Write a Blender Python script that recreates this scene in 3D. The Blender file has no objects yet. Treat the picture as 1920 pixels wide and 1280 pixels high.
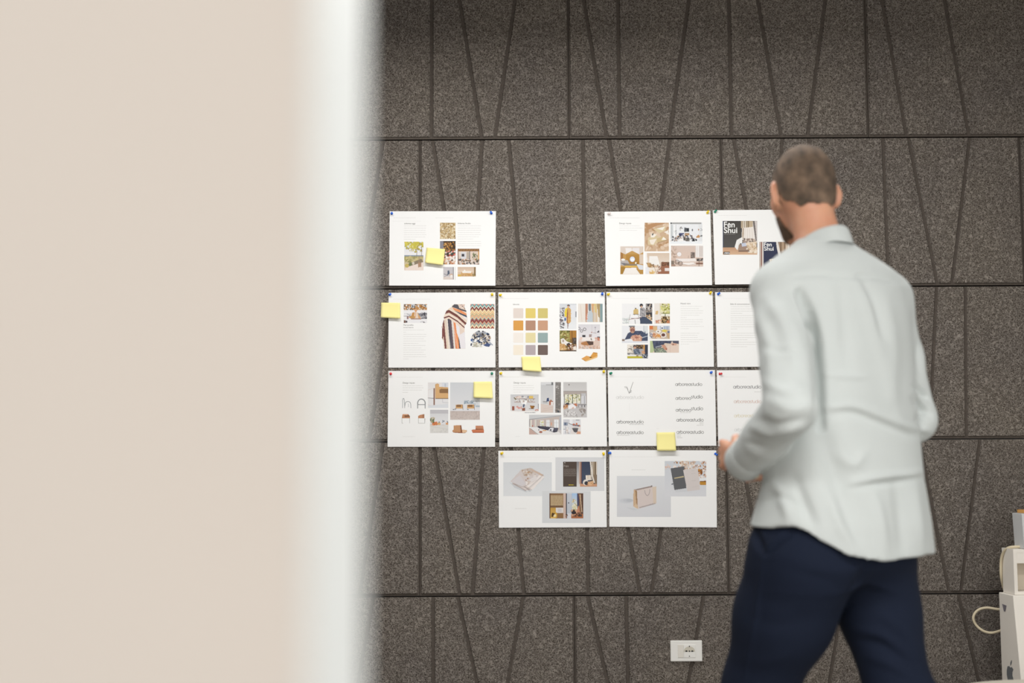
SHIRT = 'c4c9c7'; LK1, LK2, LK5, LK3, LK4, WORLD, EXPO = 48, 92, 66, 100, 48, .1, .1
import bpy, math, random
import numpy as np
from mathutils import Vector, Matrix
C = bpy.context.scene.collection
rnd = random.Random(7)
# ---------------------------------------------------------------- camera model (world metres, z up, felt wall on y = 0)
FPX = 2666.67; CAM = np.array([0.0, -5.52, 0.97]); TH = math.radians(5.4); RO = math.radians(0.3)
FWD = np.array([0, math.cos(TH), math.sin(TH)]); R0 = np.array([1.0, 0, 0]); U0 = np.array([0, -math.sin(TH), math.cos(TH)])
RGT = R0*math.cos(RO) - U0*math.sin(RO); UPV = U0*math.cos(RO) + R0*math.sin(RO)
def W(px, py, Y=0.0):
    d = FWD*FPX + RGT*(px-960) - UPV*(py-640)
    return CAM + d*((Y-CAM[1])/d[1])
# ---------------------------------------------------------------- helpers
def lin(c):
    if isinstance(c, str): c = [int(c[i:i+2], 16) for i in (0, 2, 4)]
    return tuple(((v/255)/12.92 if v/255 <= .04045 else ((v/255+.055)/1.055)**2.4) for v in c)
def nodes(name):
    m = bpy.data.materials.new(name); m.use_nodes = True
    nt = m.node_tree; return m, nt, nt.nodes['Principled BSDF']
def mat(name, col, rough=.6, noise=0.0, nscale=40, bump=0.0, bscale=200, spec=.3, metal=0.0, sheen=0.0):
    m, nt, b = nodes(name); c = lin(col) + (1,)
    b.inputs['Base Color'].default_value = c; b.inputs['Roughness'].default_value = rough
    b.inputs['Specular IOR Level'].default_value = spec; b.inputs['Metallic'].default_value = metal
    if sheen: b.inputs['Sheen Weight'].default_value = sheen
    tc = nt.nodes.new('ShaderNodeTexCoord')
    if noise:
        n = nt.nodes.new('ShaderNodeTexNoise'); n.inputs['Scale'].default_value = nscale; n.inputs['Detail'].default_value = 3
        nt.links.new(tc.outputs['Object'], n.inputs['Vector'])
        mx = nt.nodes.new('ShaderNodeMix'); mx.data_type = 'RGBA'
        mx.inputs['A'].default_value = tuple(max(0, v*(1-noise)) for v in c[:3]) + (1,)
        mx.inputs['B'].default_value = tuple(min(1, v*(1+noise)) for v in c[:3]) + (1,)
        nt.links.new(n.outputs['Fac'], mx.inputs['Factor']); nt.links.new(mx.outputs['Result'], b.inputs['Base Color'])
    if bump:
        n = nt.nodes.new('ShaderNodeTexNoise'); n.inputs['Scale'].default_value = bscale; n.inputs['Detail'].default_value = 3
        nt.links.new(tc.outputs['Object'], n.inputs['Vector'])
        bp = nt.nodes.new('ShaderNodeBump'); bp.inputs['Strength'].default_value = bump; bp.inputs['Distance'].default_value = .002
        nt.links.new(n.outputs['Fac'], bp.inputs['Height']); nt.links.new(bp.outputs['Normal'], b.inputs['Normal'])
    return m
def link(name, me, parent=None, mats=(), smooth=False):
    o = bpy.data.objects.new(name, me); C.objects.link(o)
    for m in mats: me.materials.append(m)
    if smooth: me.polygons.foreach_set('use_smooth', [True]*len(me.polygons))
    if parent: o.parent = parent; o.matrix_parent_inverse = parent.matrix_world.inverted()
    return o
def mesh(name, V, F, parent=None, mats=(), smooth=False, mi=None):
    me = bpy.data.meshes.new(name); me.from_pydata([tuple(map(float, v)) for v in V], [], [tuple(map(int, f)) for f in F])
    if mi is not None: me.polygons.foreach_set('material_index', mi)
    me.update(); return link(name, me, parent, mats, smooth)
def tag(o, label=None, cat=None, group=None, kind=None):
    if label: o['label'] = label
    if cat: o['category'] = cat
    if group: o['group'] = group
    if kind: o['kind'] = kind
    return o
def empty(name, loc):
    o = bpy.data.objects.new(name, None); C.objects.link(o); o.location = tuple(map(float, loc)); o.empty_display_size = .05
    bpy.context.view_layer.update(); return o
class MB:
    def __init__(s): s.V = []; s.F = []; s.M = []
    def quad(s, a, b, c, d, m=0):
        n = len(s.V); s.V += [a, b, c, d]; s.F.append((n, n+1, n+2, n+3)); s.M.append(m)
    def box(s, a, b, m=0):
        x0, y0, z0 = a; x1, y1, z1 = b; n = len(s.V)
        s.V += [(x0,y0,z0),(x1,y0,z0),(x1,y1,z0),(x0,y1,z0),(x0,y0,z1),(x1,y0,z1),(x1,y1,z1),(x0,y1,z1)]
        s.hexf(n, m)
    def hexf(s, n, m=0):
        for f in ((0,3,2,1),(4,5,6,7),(0,1,5,4),(1,2,6,5),(2,3,7,6),(3,0,4,7)): s.F.append(tuple(n+i for i in f)); s.M.append(m)
    def hexa(s, pts, m=0): n = len(s.V); s.V += [tuple(p) for p in pts]; s.hexf(n, m)
    def prism(s, pts, off, m=0):            # polygon extruded along off, closed
        n = len(s.V); k = len(pts); s.V += [tuple(p) for p in pts] + [tuple(np.array(p)+np.array(off)) for p in pts]
        s.F.append(tuple(range(n, n+k))); s.F.append(tuple(range(n+2*k-1, n+k-1, -1))); s.M += [m, m]
        for i in range(k): j = (i+1) % k; s.F.append((n+j, n+i, n+k+i, n+k+j)); s.M.append(m)
    def lathe(s, prof, c, ax=(0,0,1), seg=24, m=0):   # prof: (radius, height along ax)
        ax = Vector(ax).normalized(); a = ax.orthogonal().normalized(); b = ax.cross(a); n = len(s.V); c = Vector(c)
        for r, h in prof:
            for i in range(seg):
                t = 2*math.pi*i/seg; s.V.append(tuple(c + ax*h + (a*math.cos(t)+b*math.sin(t))*r))
        for j in range(len(prof)-1):
            for i in range(seg):
                k = (i+1) % seg; s.F.append((n+j*seg+i, n+j*seg+k, n+(j+1)*seg+k, n+(j+1)*seg+i)); s.M.append(m)
        s.F.append(tuple(n+i for i in range(seg-1, -1, -1))); s.F.append(tuple(n+(len(prof)-1)*seg+i for i in range(seg))); s.M += [m, m]
    def tube(s, pts, r, seg=10, m=0):
        P = [Vector(tuple(p)) for p in pts]; n = len(s.V); up = Vector((.13, .9, .4)).normalized()
        for i, p in enumerate(P):
            t = (P[min(i+1, len(P)-1)] - P[max(i-1, 0)]).normalized(); a = t.cross(up).normalized(); b = t.cross(a)
            rr = r[i] if isinstance(r, (list, tuple)) else r
            for k in range(seg):
                q = 2*math.pi*k/seg; s.V.append(tuple(p + (a*math.cos(q)+b*math.sin(q))*rr))
        for j in range(len(P)-1):
            for i in range(seg):
                k = (i+1) % seg; s.F.append((n+j*seg+i, n+j*seg+k, n+(j+1)*seg+k, n+(j+1)*seg+i)); s.M.append(m)
        s.F.append(tuple(n+i for i in range(seg-1, -1, -1))); s.F.append(tuple(n+(len(P)-1)*seg+i for i in range(seg))); s.M += [m, m]
    def build(s, name, parent=None, mats=(), smooth=False, bevel=0):
        o = mesh(name, s.V, s.F, parent, mats, smooth, s.M)
        if bevel:
            b = o.modifiers.new('Bevel', 'BEVEL'); b.width = bevel; b.segments = 3; b.limit_method = 'ANGLE'
        return o
def spline(pts, n=8):                       # Catmull-Rom through points
    P = [np.array(p, float) for p in pts]; P = [2*P[0]-P[1]] + P + [2*P[-1]-P[-2]]; out = []
    for i in range(1, len(P)-2):
        for k in range(n):
            t = k/n; a, b, c, d = P[i-1:i+3]
            out.append(.5*((2*b)+(c-a)*t+(2*a-5*b+4*c-d)*t*t+(3*b-a-3*c+d)*t**3))
    out.append(P[-2]); return out

# ---------------------------------------------------------------- felt panelled wall
def felt_material():
    m, nt, b = nodes('wood_wool_felt'); N = nt.nodes; L = nt.links
    b.inputs['Roughness'].default_value = .95; b.inputs['Specular IOR Level'].default_value = .1
    tc = N.new('ShaderNodeTexCoord'); prev = None
    def fib(scale, off, w):
        mp = N.new('ShaderNodeMapping'); mp.inputs['Location'].default_value = (off, off*.7, off*.3)
        L.new(tc.outputs['Object'], mp.inputs['Vector'])
        n = N.new('ShaderNodeTexNoise'); n.inputs['Scale'].default_value = scale; n.inputs['Detail'].default_value = 1; n.inputs['Distortion'].default_value = .6
        L.new(mp.outputs['Vector'], n.inputs['Vector'])
        s = N.new('ShaderNodeMath'); s.operation = 'SUBTRACT'; s.inputs[1].default_value = .5; L.new(n.outputs['Fac'], s.inputs[0])
        a = N.new('ShaderNodeMath'); a.operation = 'ABSOLUTE'; L.new(s.outputs[0], a.inputs[0])
        r = N.new('ShaderNodeMapRange'); r.inputs['From Max'].default_value = w; r.inputs['To Min'].default_value = 1; r.inputs['To Max'].default_value = 0
        L.new(a.outputs[0], r.inputs['Value']); return r.outputs[0]
    a1 = fib(72, 0, .04); a2 = fib(98, 13, .038); a3 = fib(50, 31, .025)
    mx = N.new('ShaderNodeMath'); mx.operation = 'MAXIMUM'; L.new(a1, mx.inputs[0]); L.new(a2, mx.inputs[1])
    mx2 = N.new('ShaderNodeMath'); mx2.operation = 'MAXIMUM'; L.new(mx.outputs[0], mx2.inputs[0]); L.new(a3, mx2.inputs[1])
    sp = N.new('ShaderNodeTexNoise'); sp.inputs['Scale'].default_value = 230; sp.inputs['Detail'].default_value = 2; L.new(tc.outputs['Object'], sp.inputs['Vector'])
    pr = N.new('ShaderNodeMapRange'); pr.inputs['From Min'].default_value = .36; pr.inputs['From Max'].default_value = .55; L.new(sp.outputs['Fac'], pr.inputs['Value'])
    big = N.new('ShaderNodeTexNoise'); big.inputs['Scale'].default_value = 3; big.inputs['Detail'].default_value = 3; L.new(tc.outputs['Object'], big.inputs['Vector'])
    def mixc(f, A, B):
        k = N.new('ShaderNodeMix'); k.data_type = 'RGBA'; L.new(f, k.inputs['Factor'])
        for nm, v in (('A', A), ('B', B)):
            if isinstance(v, tuple): k.inputs[nm].default_value = v
            else: L.new(v, k.inputs[nm])
        return k.outputs['Result']
    base = mixc(pr.outputs[0], lin(FELT[0])+(1,), lin(FELT[1])+(1,))
    base = mixc(mx2.outputs[0], base, lin(FELT[2])+(1,))
    tint = mixc(big.outputs['Fac'], (.80,.80,.84,1), (1.16,1.14,1.06,1))
    mu = N.new('ShaderNodeMix'); mu.data_type = 'RGBA'; mu.blend_type = 'MULTIPLY'; mu.inputs['Factor'].default_value = 1
    L.new(base, mu.inputs['A']); L.new(tint, mu.inputs['B']); L.new(mu.outputs['Result'], b.inputs['Base Color'])
    ad = N.new('ShaderNodeMath'); ad.operation = 'MULTIPLY_ADD'; ad.inputs[1].default_value = .6; L.new(pr.outputs[0], ad.inputs[0]); L.new(mx2.outputs[0], ad.inputs[2])
    bp = N.new('ShaderNodeBump'); bp.inputs['Strength'].default_value = .7; bp.inputs['Distance'].default_value = .0015
    L.new(ad.outputs[0], bp.inputs['Height']); L.new(bp.outputs['Normal'], b.inputs['Normal'])
    return m
FELT = ('38322d', '69625c', '98918a')
M_felt = felt_material()
M_groove = mat('felt_groove', '564f49', .95, noise=.35, nscale=120, bump=.3, spec=.05)
# rows of panels: z boundaries from the joints, x positions of joints (S) and cut grooves (top x, bottom x), photo pixels of the row's top/bottom
ROWS = [
 (-26, 260, ['S',(500,503)], [(560,610),(690,665),(809,809),(857,903),(969,928),'S1063,1069',(1090,1137),(1158,1162),(1295,1256),(1366,1372),(1416,1465),(1551,1515),'S1621,1629',(1649,1700),(1766,1817),(1960,1925),(2020,2028)]),
 (262, 539, [], [(590,560),(718,673),'S787,787',(811,856),(904,887),(954,978),(1093,1097),(1142,1187),(1256,1222),'S1350,1359',(1376,1425),(1467,1452),(1517,1543),(1656,1667),(1704,1758),(1819,1786),'S1912,1922',(1938,1990)]),
 (541, 826, [], [(560,610),(737,692),(812,812),(860,908),(985,941),'S1070,1075',(1098,1150),(1225,1262),(1402,1408),(1440,1490),(1560,1520),'S1635,1642',(1757,1744),(1811,1813),(1960,1925)]),
 (828, 1116, [], [(590,560),(718,674),'S786,788',(812,861),(908,886),(957,982),(1098,1103),(1146,1200),(1266,1222),'S1362,1367',(1385,1437),(1480,1462),(1530,1556),(1672,1684),(1724,1780),(1838,1803),'S1938,1950']),
 (1118, 1400, [], [(700,655),(812,812),(858,912),(981,938),'S1078,1078',(1102,1158),(1174,1180),(1320,1278),(1398,1404),(1450,1500),(1582,1545),'S1658,1668',(1680,1735),(1798,1856),(1990,1950)]),
]
XL, XR = -3.2, 3.3
ROWS.insert(0, (-190, -28, [], [(590,560),(718,673),'S787,787',(811,856),(904,887),(954,978),(1093,1097),(1142,1187),(1256,1222),'S1350,1359',(1376,1425),(1467,1452),(1517,1543),(1656,1667),(1704,1758),(1819,1786),'S1912,1922']))
def felt_wall():
    wall = MB(); wall.box((XL, .045, 0), (XR, .12, 3.3)); wo = wall.build('wall_back', None, [mat('plaster_wall', '8a8580', .9, noise=.05)])
    tag(wo, kind='structure')
    for (yt, yb, _, items) in ROWS:
        zt = W(960, yt)[2]; zb = W(960, yb)[2]
        if yb == 1400: zb = .02
        def back(it):
            if isinstance(it, str): a, b = map(float, it[1:].split(',')); return 'S%g,%g' % (a-1130, b-1130), b-1130
            return (it[0]-1130, it[1]-1130), max(it)-1130
        items = [q[0] for q in map(back, items) if q[1] < 500] + items
        L = [(XL, XL, True)]
        for it in items:
            s = isinstance(it, str); a, b = (map(float, it[1:].split(','))) if s else it
            xa = W(a, yt + (-640+0)*0)[0]; xb = W(b, yb)[0]
            if s: xa = xb = (xa+xb)/2
            L.append((xa, xb, s))
        L.append((XR, XR, True)); i0 = 0
        for i in range(1, len(L)):
            if not L[i][2]: continue
            seg = L[i0:i+1]; i0 = i; mb = MB(); g = .0085; D = .005; e = .0015
            xl = seg[0][0]+.0009; xr = seg[-1][0]-.0009; z1 = zt-.0004; z0 = zb+.0004
            mb.box((xl, D, z0), (xr, .044, z1), 1)                     # slab up to the floor of the cuts
            zc0 = zb+.010; zc1 = zt-.0015
            for j in range(len(seg)-1):
                (at, ab, s0), (bt, bb, s1) = seg[j], seg[j+1]
                la, lb = at+g, ab+g; ra, rb = bt-g, bb-g
                if s0: la = lb = xl+g*.9
                if s1: ra = rb = xr-g*.9
                if ra-la < .012 or rb-lb < .012: continue
                ch = .0028
                f = [(lb, D+.0005, zc0), (rb, D+.0005, zc0), (rb, 0, zc0), (lb, 0, zc0)]
                # raised felt piece with slightly chamfered sides
                mb.hexa([(lb-ch,D,zc0-ch*.2),(lb,0,zc0),(rb,0,zc0),(rb+ch,D,zc0-ch*.2),(la-ch,D,zc1+ch*.2),(la,0,zc1),(ra,0,zc1),(ra+ch,D,zc1+ch*.2)][0:8], 0)
            # order above is (back-left, front-left, front-right, back-right) so faces stay closed
            o = mb.build('acoustic_panel', wo, [M_felt, M_groove])
felt_wall()

# ---------------------------------------------------------------- room
M_floor = mat('grey_resin_floor', '8f8a84', .5, noise=.08, nscale=6)
M_white = mat('white_paint', 'e9e8e4', .8, bump=.05); M_beige = mat('warm_beige_paint', 'cbc2b9', .85, noise=.03, nscale=3, bump=.06)
M_ceil = mat('dark_ceiling', '6a6662', .9)
def sbox(name, a, b, m, bevel=0):
    q = MB(); q.box(a, b); return tag(q.build(name, None, [m], bevel=bevel), kind='structure')
sbox('floor', (-3.2, -10, -.1), (3.3, .12, 0), M_floor)
sbox('ceiling', (-3.2, -10, 3.3), (3.3, .12, 3.4), M_ceil)
sbox('wall_right', (3.3, -10, -.1), (3.4, .12, 3.4), M_white)
sbox('baseboard_back', (XL, -.012, 0), (XR, -.0005, .07), mat('dark_skirting', '3a3633', .6))
# partition that the camera peeks past, beige face and white end lining
xe = -.0828
sbox('wall_left', (-3.2, -5.52+.60, 0), (xe-.004, -5.52+.80, 3.3), M_beige)
sbox('trim_1', (xe-.004, -5.52+.601, 0), (xe, -5.52+.80, 3.3), mat('white_end_lining', 'cccecc', .55), bevel=.001)
# ---------------------------------------------------------------- printed sheets
M_paper, _nt, _b = nodes('printed_paper'); _a = _nt.nodes.new('ShaderNodeVertexColor'); _a.layer_name = 'ink'
_nt.links.new(_a.outputs['Color'], _b.inputs['Base Color']); _b.inputs['Roughness'].default_value = .7; _b.inputs['Specular IOR Level'].default_value = .2
PW_ = .86                                    # reflectance of the bare paper
def ink(h): c = lin(h); return tuple(min(1, v/.955*PW_) for v in c)
class Img:                                   # a printed photograph: colour samples on a fine grid, crop pixel coordinates
    def __init__(s, u0, v0, u1, v1, base, step, seed=1, grain=.05):
        s.u0, s.v0, s.u1, s.v1 = u0, v0, u1, v1
        step *= .72; s.w = max(4, int((u1-u0)/step)); s.h = max(4, int((v1-v0)/step))
        s.U, s.V = np.meshgrid(np.linspace(u0, u1, s.w+1), np.linspace(v0, v1, s.h+1)); s.st = step
        s.A = np.empty(s.U.shape+(3,)); s.A[:] = ink(base); s.r = np.random.RandomState(seed); s.grain = grain
        s.mask = None
    def _m(s, m, c): s.A += m[..., None]*(np.array(ink(c))-s.A); return s
    def _aa(s, d): return np.clip(.5-d/s.st, 0, 1)
    def R(s, a, b, c, d, col): return s._m(np.minimum(s._aa(np.maximum(a-s.U, s.U-c)), s._aa(np.maximum(b-s.V, s.V-d))), col)
    def E(s, cu, cv, ru, rv, col, ang=0):
        t = math.radians(ang); x = (s.U-cu)*math.cos(t)+(s.V-cv)*math.sin(t); y = -(s.U-cu)*math.sin(t)+(s.V-cv)*math.cos(t)
        return s._m(s._aa((np.sqrt((x/ru)**2+(y/rv)**2)-1)*min(ru, rv)), col)
    def ring(s, cu, cv, r, w, col): return s._m(s._aa(np.abs(np.hypot(s.U-cu, s.V-cv)-r)-w), col)
    def inside(s, pts):
        ins = np.zeros(s.U.shape, bool); n = len(pts)
        for i in range(n):
            (x1, y1), (x2, y2) = pts[i], pts[(i+1) % n]
            if y1 == y2: continue
            ins ^= ((y1 > s.V) != (y2 > s.V)) & (s.U < (x2-x1)*(s.V-y1)/(y2-y1)+x1)
        return ins
    def P(s, pts, col): return s._m(s.inside(pts).astype(float), col)
    def L(s, pts, w, col):
        d = np.full(s.U.shape, 1e9)
        for (x1, y1), (x2, y2) in zip(pts, pts[1:]):
            l = (x2-x1)**2+(y2-y1)**2+1e-9; t = np.clip(((s.U-x1)*(x2-x1)+(s.V-y1)*(y2-y1))/l, 0, 1)
            d = np.minimum(d, np.hypot(s.U-x1-t*(x2-x1), s.V-y1-t*(y2-y1)))
        return s._m(s._aa(d-w/2), col)
    def G(s, a, b, c, d, c0, c1, hor=False):
        m = (s.U >= a) & (s.U <= c) & (s.V >= b) & (s.V <= d)
        t = ((s.U-a)/(c-a) if hor else (s.V-b)/(d-b))[..., None]; k = np.array(ink(c0))*(1-t)+np.array(ink(c1))*t
        s.A[m] = k[m]; return s
    def N(s, a, b, c, d, cols, n, sz):        # scatter of n blobs of the given colours
        for i in range(n):
            s.E(s.r.uniform(a, c), s.r.uniform(b, d), sz*s.r.uniform(.4, 1.3), sz*s.r.uniform(.3, 1), cols[s.r.randint(len(cols))], s.r.uniform(0, 180))
        return s
    def V_(s, a, b, c, d, cols, sz):          # vertical stripes
        u = a; i = 0
        while u < c: w = sz*s.r.uniform(.5, 1.5); s.R(u, b, min(c, u+w), d, cols[s.r.randint(len(cols))]); u += w
        return s
    def cut(s, pts): s.mask = s.inside(pts); return s
class Sheet:
    def __init__(s, crop, k, TL, TR, BR, BL, tilt, label):
        s.cx, s.cy, s.k = crop[0], crop[1], k; s.label = label
        s.cor = [W(*s.px(*p)) for p in (TL, TR, BR, BL)]
        s.zt = max(s.cor[0][2], s.cor[1][2]); s.zb = min(s.cor[2][2], s.cor[3][2]); s.tilt = tilt
        s.V = []; s.F = []; s.K = []; s.lay = 0
        th = .0003; n = 8; T = []
        (a, b, c, d) = s.cor
        for f in (0, 1):
            i0 = len(s.V)
            for p in (a, b, c, d): s.V.append((p[0], s.y(p[2]) - (th if f else 0), p[2]))
        s.F += [(3,2,1,0), (4,5,6,7), (0,1,5,4), (1,2,6,5), (2,3,7,6), (3,0,4,7)]; s.K += [[(PW_, PW_, PW_*.99)]*4]*6
        s.base = th; s.zl = 2e-5
    def px(s, u, v): return s.cx+u/s.k, s.cy+v/s.k
    def y(s, z): return -.0002 - s.tilt*(s.zt-z)/(s.zt-s.zb)
    def pt(s, u, v, lay):
        w = W(*s.px(u, v)); return (w[0], s.y(w[2])-s.base-lay, w[2])
    def nl(s): s.zl += 1.2e-5; return s.zl
    def poly(s, pts, col, lay=None):
        lay = s.nl() if lay is None else lay; n = len(s.V); s.V += [s.pt(u, v, lay) for u, v in pts]
        s.F.append(tuple(range(n, n+len(pts)))); s.K.append([ink(col)]*len(pts))
    def img(s, im):
        lay = s.nl(); n = len(s.V); h, w = im.U.shape
        A = np.clip(im.A*(1+im.r.uniform(-im.grain, im.grain, im.A.shape[:2]+(1,))), 0, 1)
        for j in range(h):
            for i in range(w): s.V.append(s.pt(im.U[j, i], im.V[j, i], lay))
        for j in range(h-1):
            for i in range(w-1):
                if im.mask is not None and not im.mask[j, i]: continue
                s.F.append((n+j*w+i, n+(j+1)*w+i, n+(j+1)*w+i+1, n+j*w+i+1)); s.K.append([A[j, i], A[j+1, i], A[j+1, i+1], A[j, i+1]])
    def para(s, u0, u1, vs, col='d4d3d1', h=4, ends=None, seed=3):
        r = random.Random(seed); lay = s.nl()
        for i, v in enumerate(vs):
            e = ends[i] if ends and i < len(ends) and ends[i] else u1 - r.uniform(0, .06)*(u1-u0)
            u = u0
            while u < e:
                w = min(r.uniform(12, 55), e-u); s.poly([(u, v-h/2), (u+w, v-h/2), (u+w, v+h/2), (u, v+h/2)], col, lay); u += w+4
    def text(s, u0, vbase, u1, string, col, hmul=1.0, bold=0.0):
        cu = bpy.data.curves.new('t', 'FONT'); cu.body = string; cu.offset = bold; ob = bpy.data.objects.new('t', cu)
        me = bpy.data.meshes.new_from_object(ob); P = [v.co for v in me.vertices]
        x0 = min(p.x for p in P); x1 = max(p.x for p in P); q = (u1-u0)/(x1-x0); lay = s.nl(); n = len(s.V)
        s.V += [s.pt(u0+(p.x-x0)*q, vbase-p.y*q*hmul, lay) for p in P]
        for f in me.polygons: s.F.append(tuple(n+i for i in f.vertices)); s.K.append([ink(col)]*len(f.vertices))
        bpy.data.objects.remove(ob); bpy.data.curves.remove(cu); bpy.data.meshes.remove(me)
    def stroke(s, pts, w, col, lay):
        for (x1, y1), (x2, y2) in zip(pts, pts[1:]):
            l = math.hypot(x2-x1, y2-y1)+1e-9; nx, ny = -(y2-y1)/l*w/2, (x2-x1)/l*w/2; ex, ey = (x2-x1)/l*w*.2, (y2-y1)/l*w*.2
            s.poly([(x1+nx-ex, y1+ny-ey), (x2+nx+ex, y2+ny+ey), (x2-nx+ex, y2-ny+ey), (x1-nx-ex, y1-ny-ey)], col, lay)
    def logo(s, u0, vb, u1, string, col, wt=.17, lay=None):   # round geometric lettering; u0..u1 width, vb baseline
        adv = {'a':1.22,'r':.62,'b':1.2,'o':1.2,'e':1.18,'s':.74,'t':.62,'u':1.1,'d':1.22,'i':.4,' ':.5}
        tot = sum(adv[c] for c in string)-.2; q = (u1-u0)/tot; lay = s.nl(); x = 0
        arc = lambda cx, cy, r, a0, a1, n=14: [(cx+r*math.cos(math.radians(a0+(a1-a0)*i/n)), cy+r*math.sin(math.radians(a0+(a1-a0)*i/n))) for i in range(n+1)]
        for c in string:
            G = []
            if c in 'abdo': G.append(arc(.5, .5, .5, 0, 360, 20))
            if c == 'a': G.append([(1, 0), (1, 1)])
            if c == 'b': G.append([(0, 0), (0, 1.5)])
            if c == 'd': G.append([(1, 0), (1, 1.5)])
            if c == 'r': G += [[(.05, 0), (.05, 1)], arc(.45, .6, .4, 180, 80)]
            if c == 'e': G += [arc(.5, .5, .5, 0, 315, 18), [(0, .5), (1, .5)]]
            if c == 's': G += [arc(.28, .75, .24, 30, 270, 9), arc(.28, .25, .26, 90, -150, 9)]
            if c == 't': G += [[(.25, 0), (.25, 1.35)], [(0, 1), (.5, 1)]]
            if c == 'u': G += [[(0, 1), (0, .4)], arc(.42, .42, .42, 180, 360, 9), [(.84, 1), (.84, 0)]]
            if c == 'i': G += [[(.08, 0), (.08, 1)], [(.08, 1.28), (.08, 1.42)]]
            for g in G: s.stroke([(u0+(x+a)*q, vb-b*q) for a, b in g], wt*q, col, lay)
            x += adv[c]
    def build(s):
        me = bpy.data.meshes.new('printed_sheet'); me.from_pydata([tuple(map(float, v)) for v in s.V], [], s.F)
        ca = me.color_attributes.new('ink', 'FLOAT_COLOR', 'CORNER'); buf = np.ones((len(me.loops), 4), np.float32)
        buf[:, :3] = np.array([c for k in s.K for c in k], np.float32); ca.data.foreach_set('color', buf.ravel()); me.update()
        o = link('printed_sheet', me, None, [M_paper]); tag(o, s.label, 'paper sheet', 'printed sheets pinned to the felt wall'); return o

SK = '4a4640'
# ---- A: top left sheet
A = Sheet((720,385), 8, (85,88), (1678,85), (1672,1205), (78,1203), .003, 'white sheet alone at the top left, with tree photo and yellow note in its middle')
A.para(140, 480, [186], 'dddcda'); A.para(770, 1050, [186], 'dddcda'); A.para(130,560,[235],'ebeae8')
A.text(305, 282, 468, 'arborea oggi', SK, 1); A.text(1105, 280, 1298, 'Arborea Studio', SK, 1)
A.para(300, 640, [307,341,375,408,440,474,508], ends=[0,0,0,0,0,0,470]); A.para(1105, 1460, [307,341,373,407,439,472,505,540,573,606], ends=[0,0,0,0,0,1425,1340,0,0,0])
i = Img(305,545,592,975,'e8e8ec',7,1).G(305,545,592,750,'dfe3ee','f0eeee').N(320,550,590,640,['c9bd4e','d8c95c','b5ac52','e0d78a'],60,26).N(360,620,560,700,['a89a4a','c9bd6a'],25,14)
i.R(305,748,592,765,'7f8fa0').G(305,765,592,975,'b9ad74','e4d2c4').N(305,770,592,860,['a8a268','8d8a5c','cdbf8a'],30,22)
i.P([(310,900),(560,800),(592,850),(350,945)],'8d7f6a').P([(330,930),(592,850),(592,975),(310,975)],'ecdcd2').E(345,905,30,30,'c8b46a').E(395,885,22,22,'6d7b52').E(440,870,18,22,'d8d0c0')
i.L([(490,760),(495,640),(540,560)],7,'7d6f52').L([(563,760),(566,620)],7,'8d7d5c').L([(530,760),(520,930)],9,'a58a72').R(512,860,560,925,'b08c72'); A.img(i)
i = Img(840,260,1073,503,'cdb892',6,2,.08).N(840,260,1073,503,['b89b6c','e6d8bb','a78a5c','d9c49a','f0e6d2','8d744e','c7ae80'],260,13); A.img(i)
i = Img(840,535,1073,885,'4c4238',6,3,.06).R(840,535,895,700,'8a8a94').N(895,545,1073,700,['c79a5c','d9a868','2f2822','3c332b','a8773c','8d5c30'],110,13)
i.N(900,690,1073,780,['c8463c','d87a6a','e8d8d0','b5524a','4a5a52'],30,16).N(900,770,1073,885,['e8dcd2','d8a888','f0e8e2','b57a5c','c9986c'],60,20).R(840,860,905,885,'7a6e68'); A.img(i)
i = Img(1105,650,1430,888,'cdbeb2',6,4,.04).R(1105,650,1430,690,'6a4a34')
for q in range(14): i.L([(1110+q*24,655),(1122+q*24,688)],8,'c99a62')
i.G(1105,690,1430,800,'e6d9cf','d6c6ba').R(1155,700,1230,820,'d9d9de').R(1165,728,1205,768,'454248').R(1240,700,1275,830,'b5aa9c').R(1280,690,1290,880,'3a3f4c').R(1300,700,1420,820,'e0cfc0').N(1330,710,1400,820,['4e5a3c','6b7350','8c9068'],26,11)
i.R(1412,690,1430,830,'d2a05c').N(1105,810,1430,888,['8a7260','5c5a50','c79a78','e4d6ce','b5815c','3f4452','ded4d0'],70,16).R(1105,650,1118,888,'8d6a58'); A.img(i)
i = Img(890,925,1048,1113,'d3cfd0',6,5).R(890,925,1048,1060,'c9c5c8').R(890,1070,1048,1113,'dccfc8').P([(955,980),(980,975),(985,1030),(950,1045)],'5a6474').L([(900,1028),(960,1050)],6,'4a4c58').L([(955,1045),(900,1075)],4,'5a5c64').E(1010,1045,25,20,'c9a284').R(995,1040,1030,1085,'efe8e2').R(1035,925,1048,1113,'8c8888'); A.img(i)
A.poly([(1064,925),(1068,925),(1068,1120),(1064,1120)],'a8a8a6')
i = Img(1105,925,1377,1068,'d6bfa8',6,6).G(1105,925,1377,1000,'d2b9a4','e4d0bc').P([(1160,1000),(1320,1000),(1335,1060),(1150,1060)],'cfa673').R(1175,985,1310,1015,'f2ede6').N(1160,1015,1330,1060,['d9b486','c0935c'],18,12).R(1105,1035,1155,1068,'d9b45c').R(1350,925,1377,1060,'8c7350').N(1330,1030,1377,1065,['6a5c40','a8925c'],12,9).E(1210,980,12,14,'f4efe8'); A.img(i)

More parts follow.
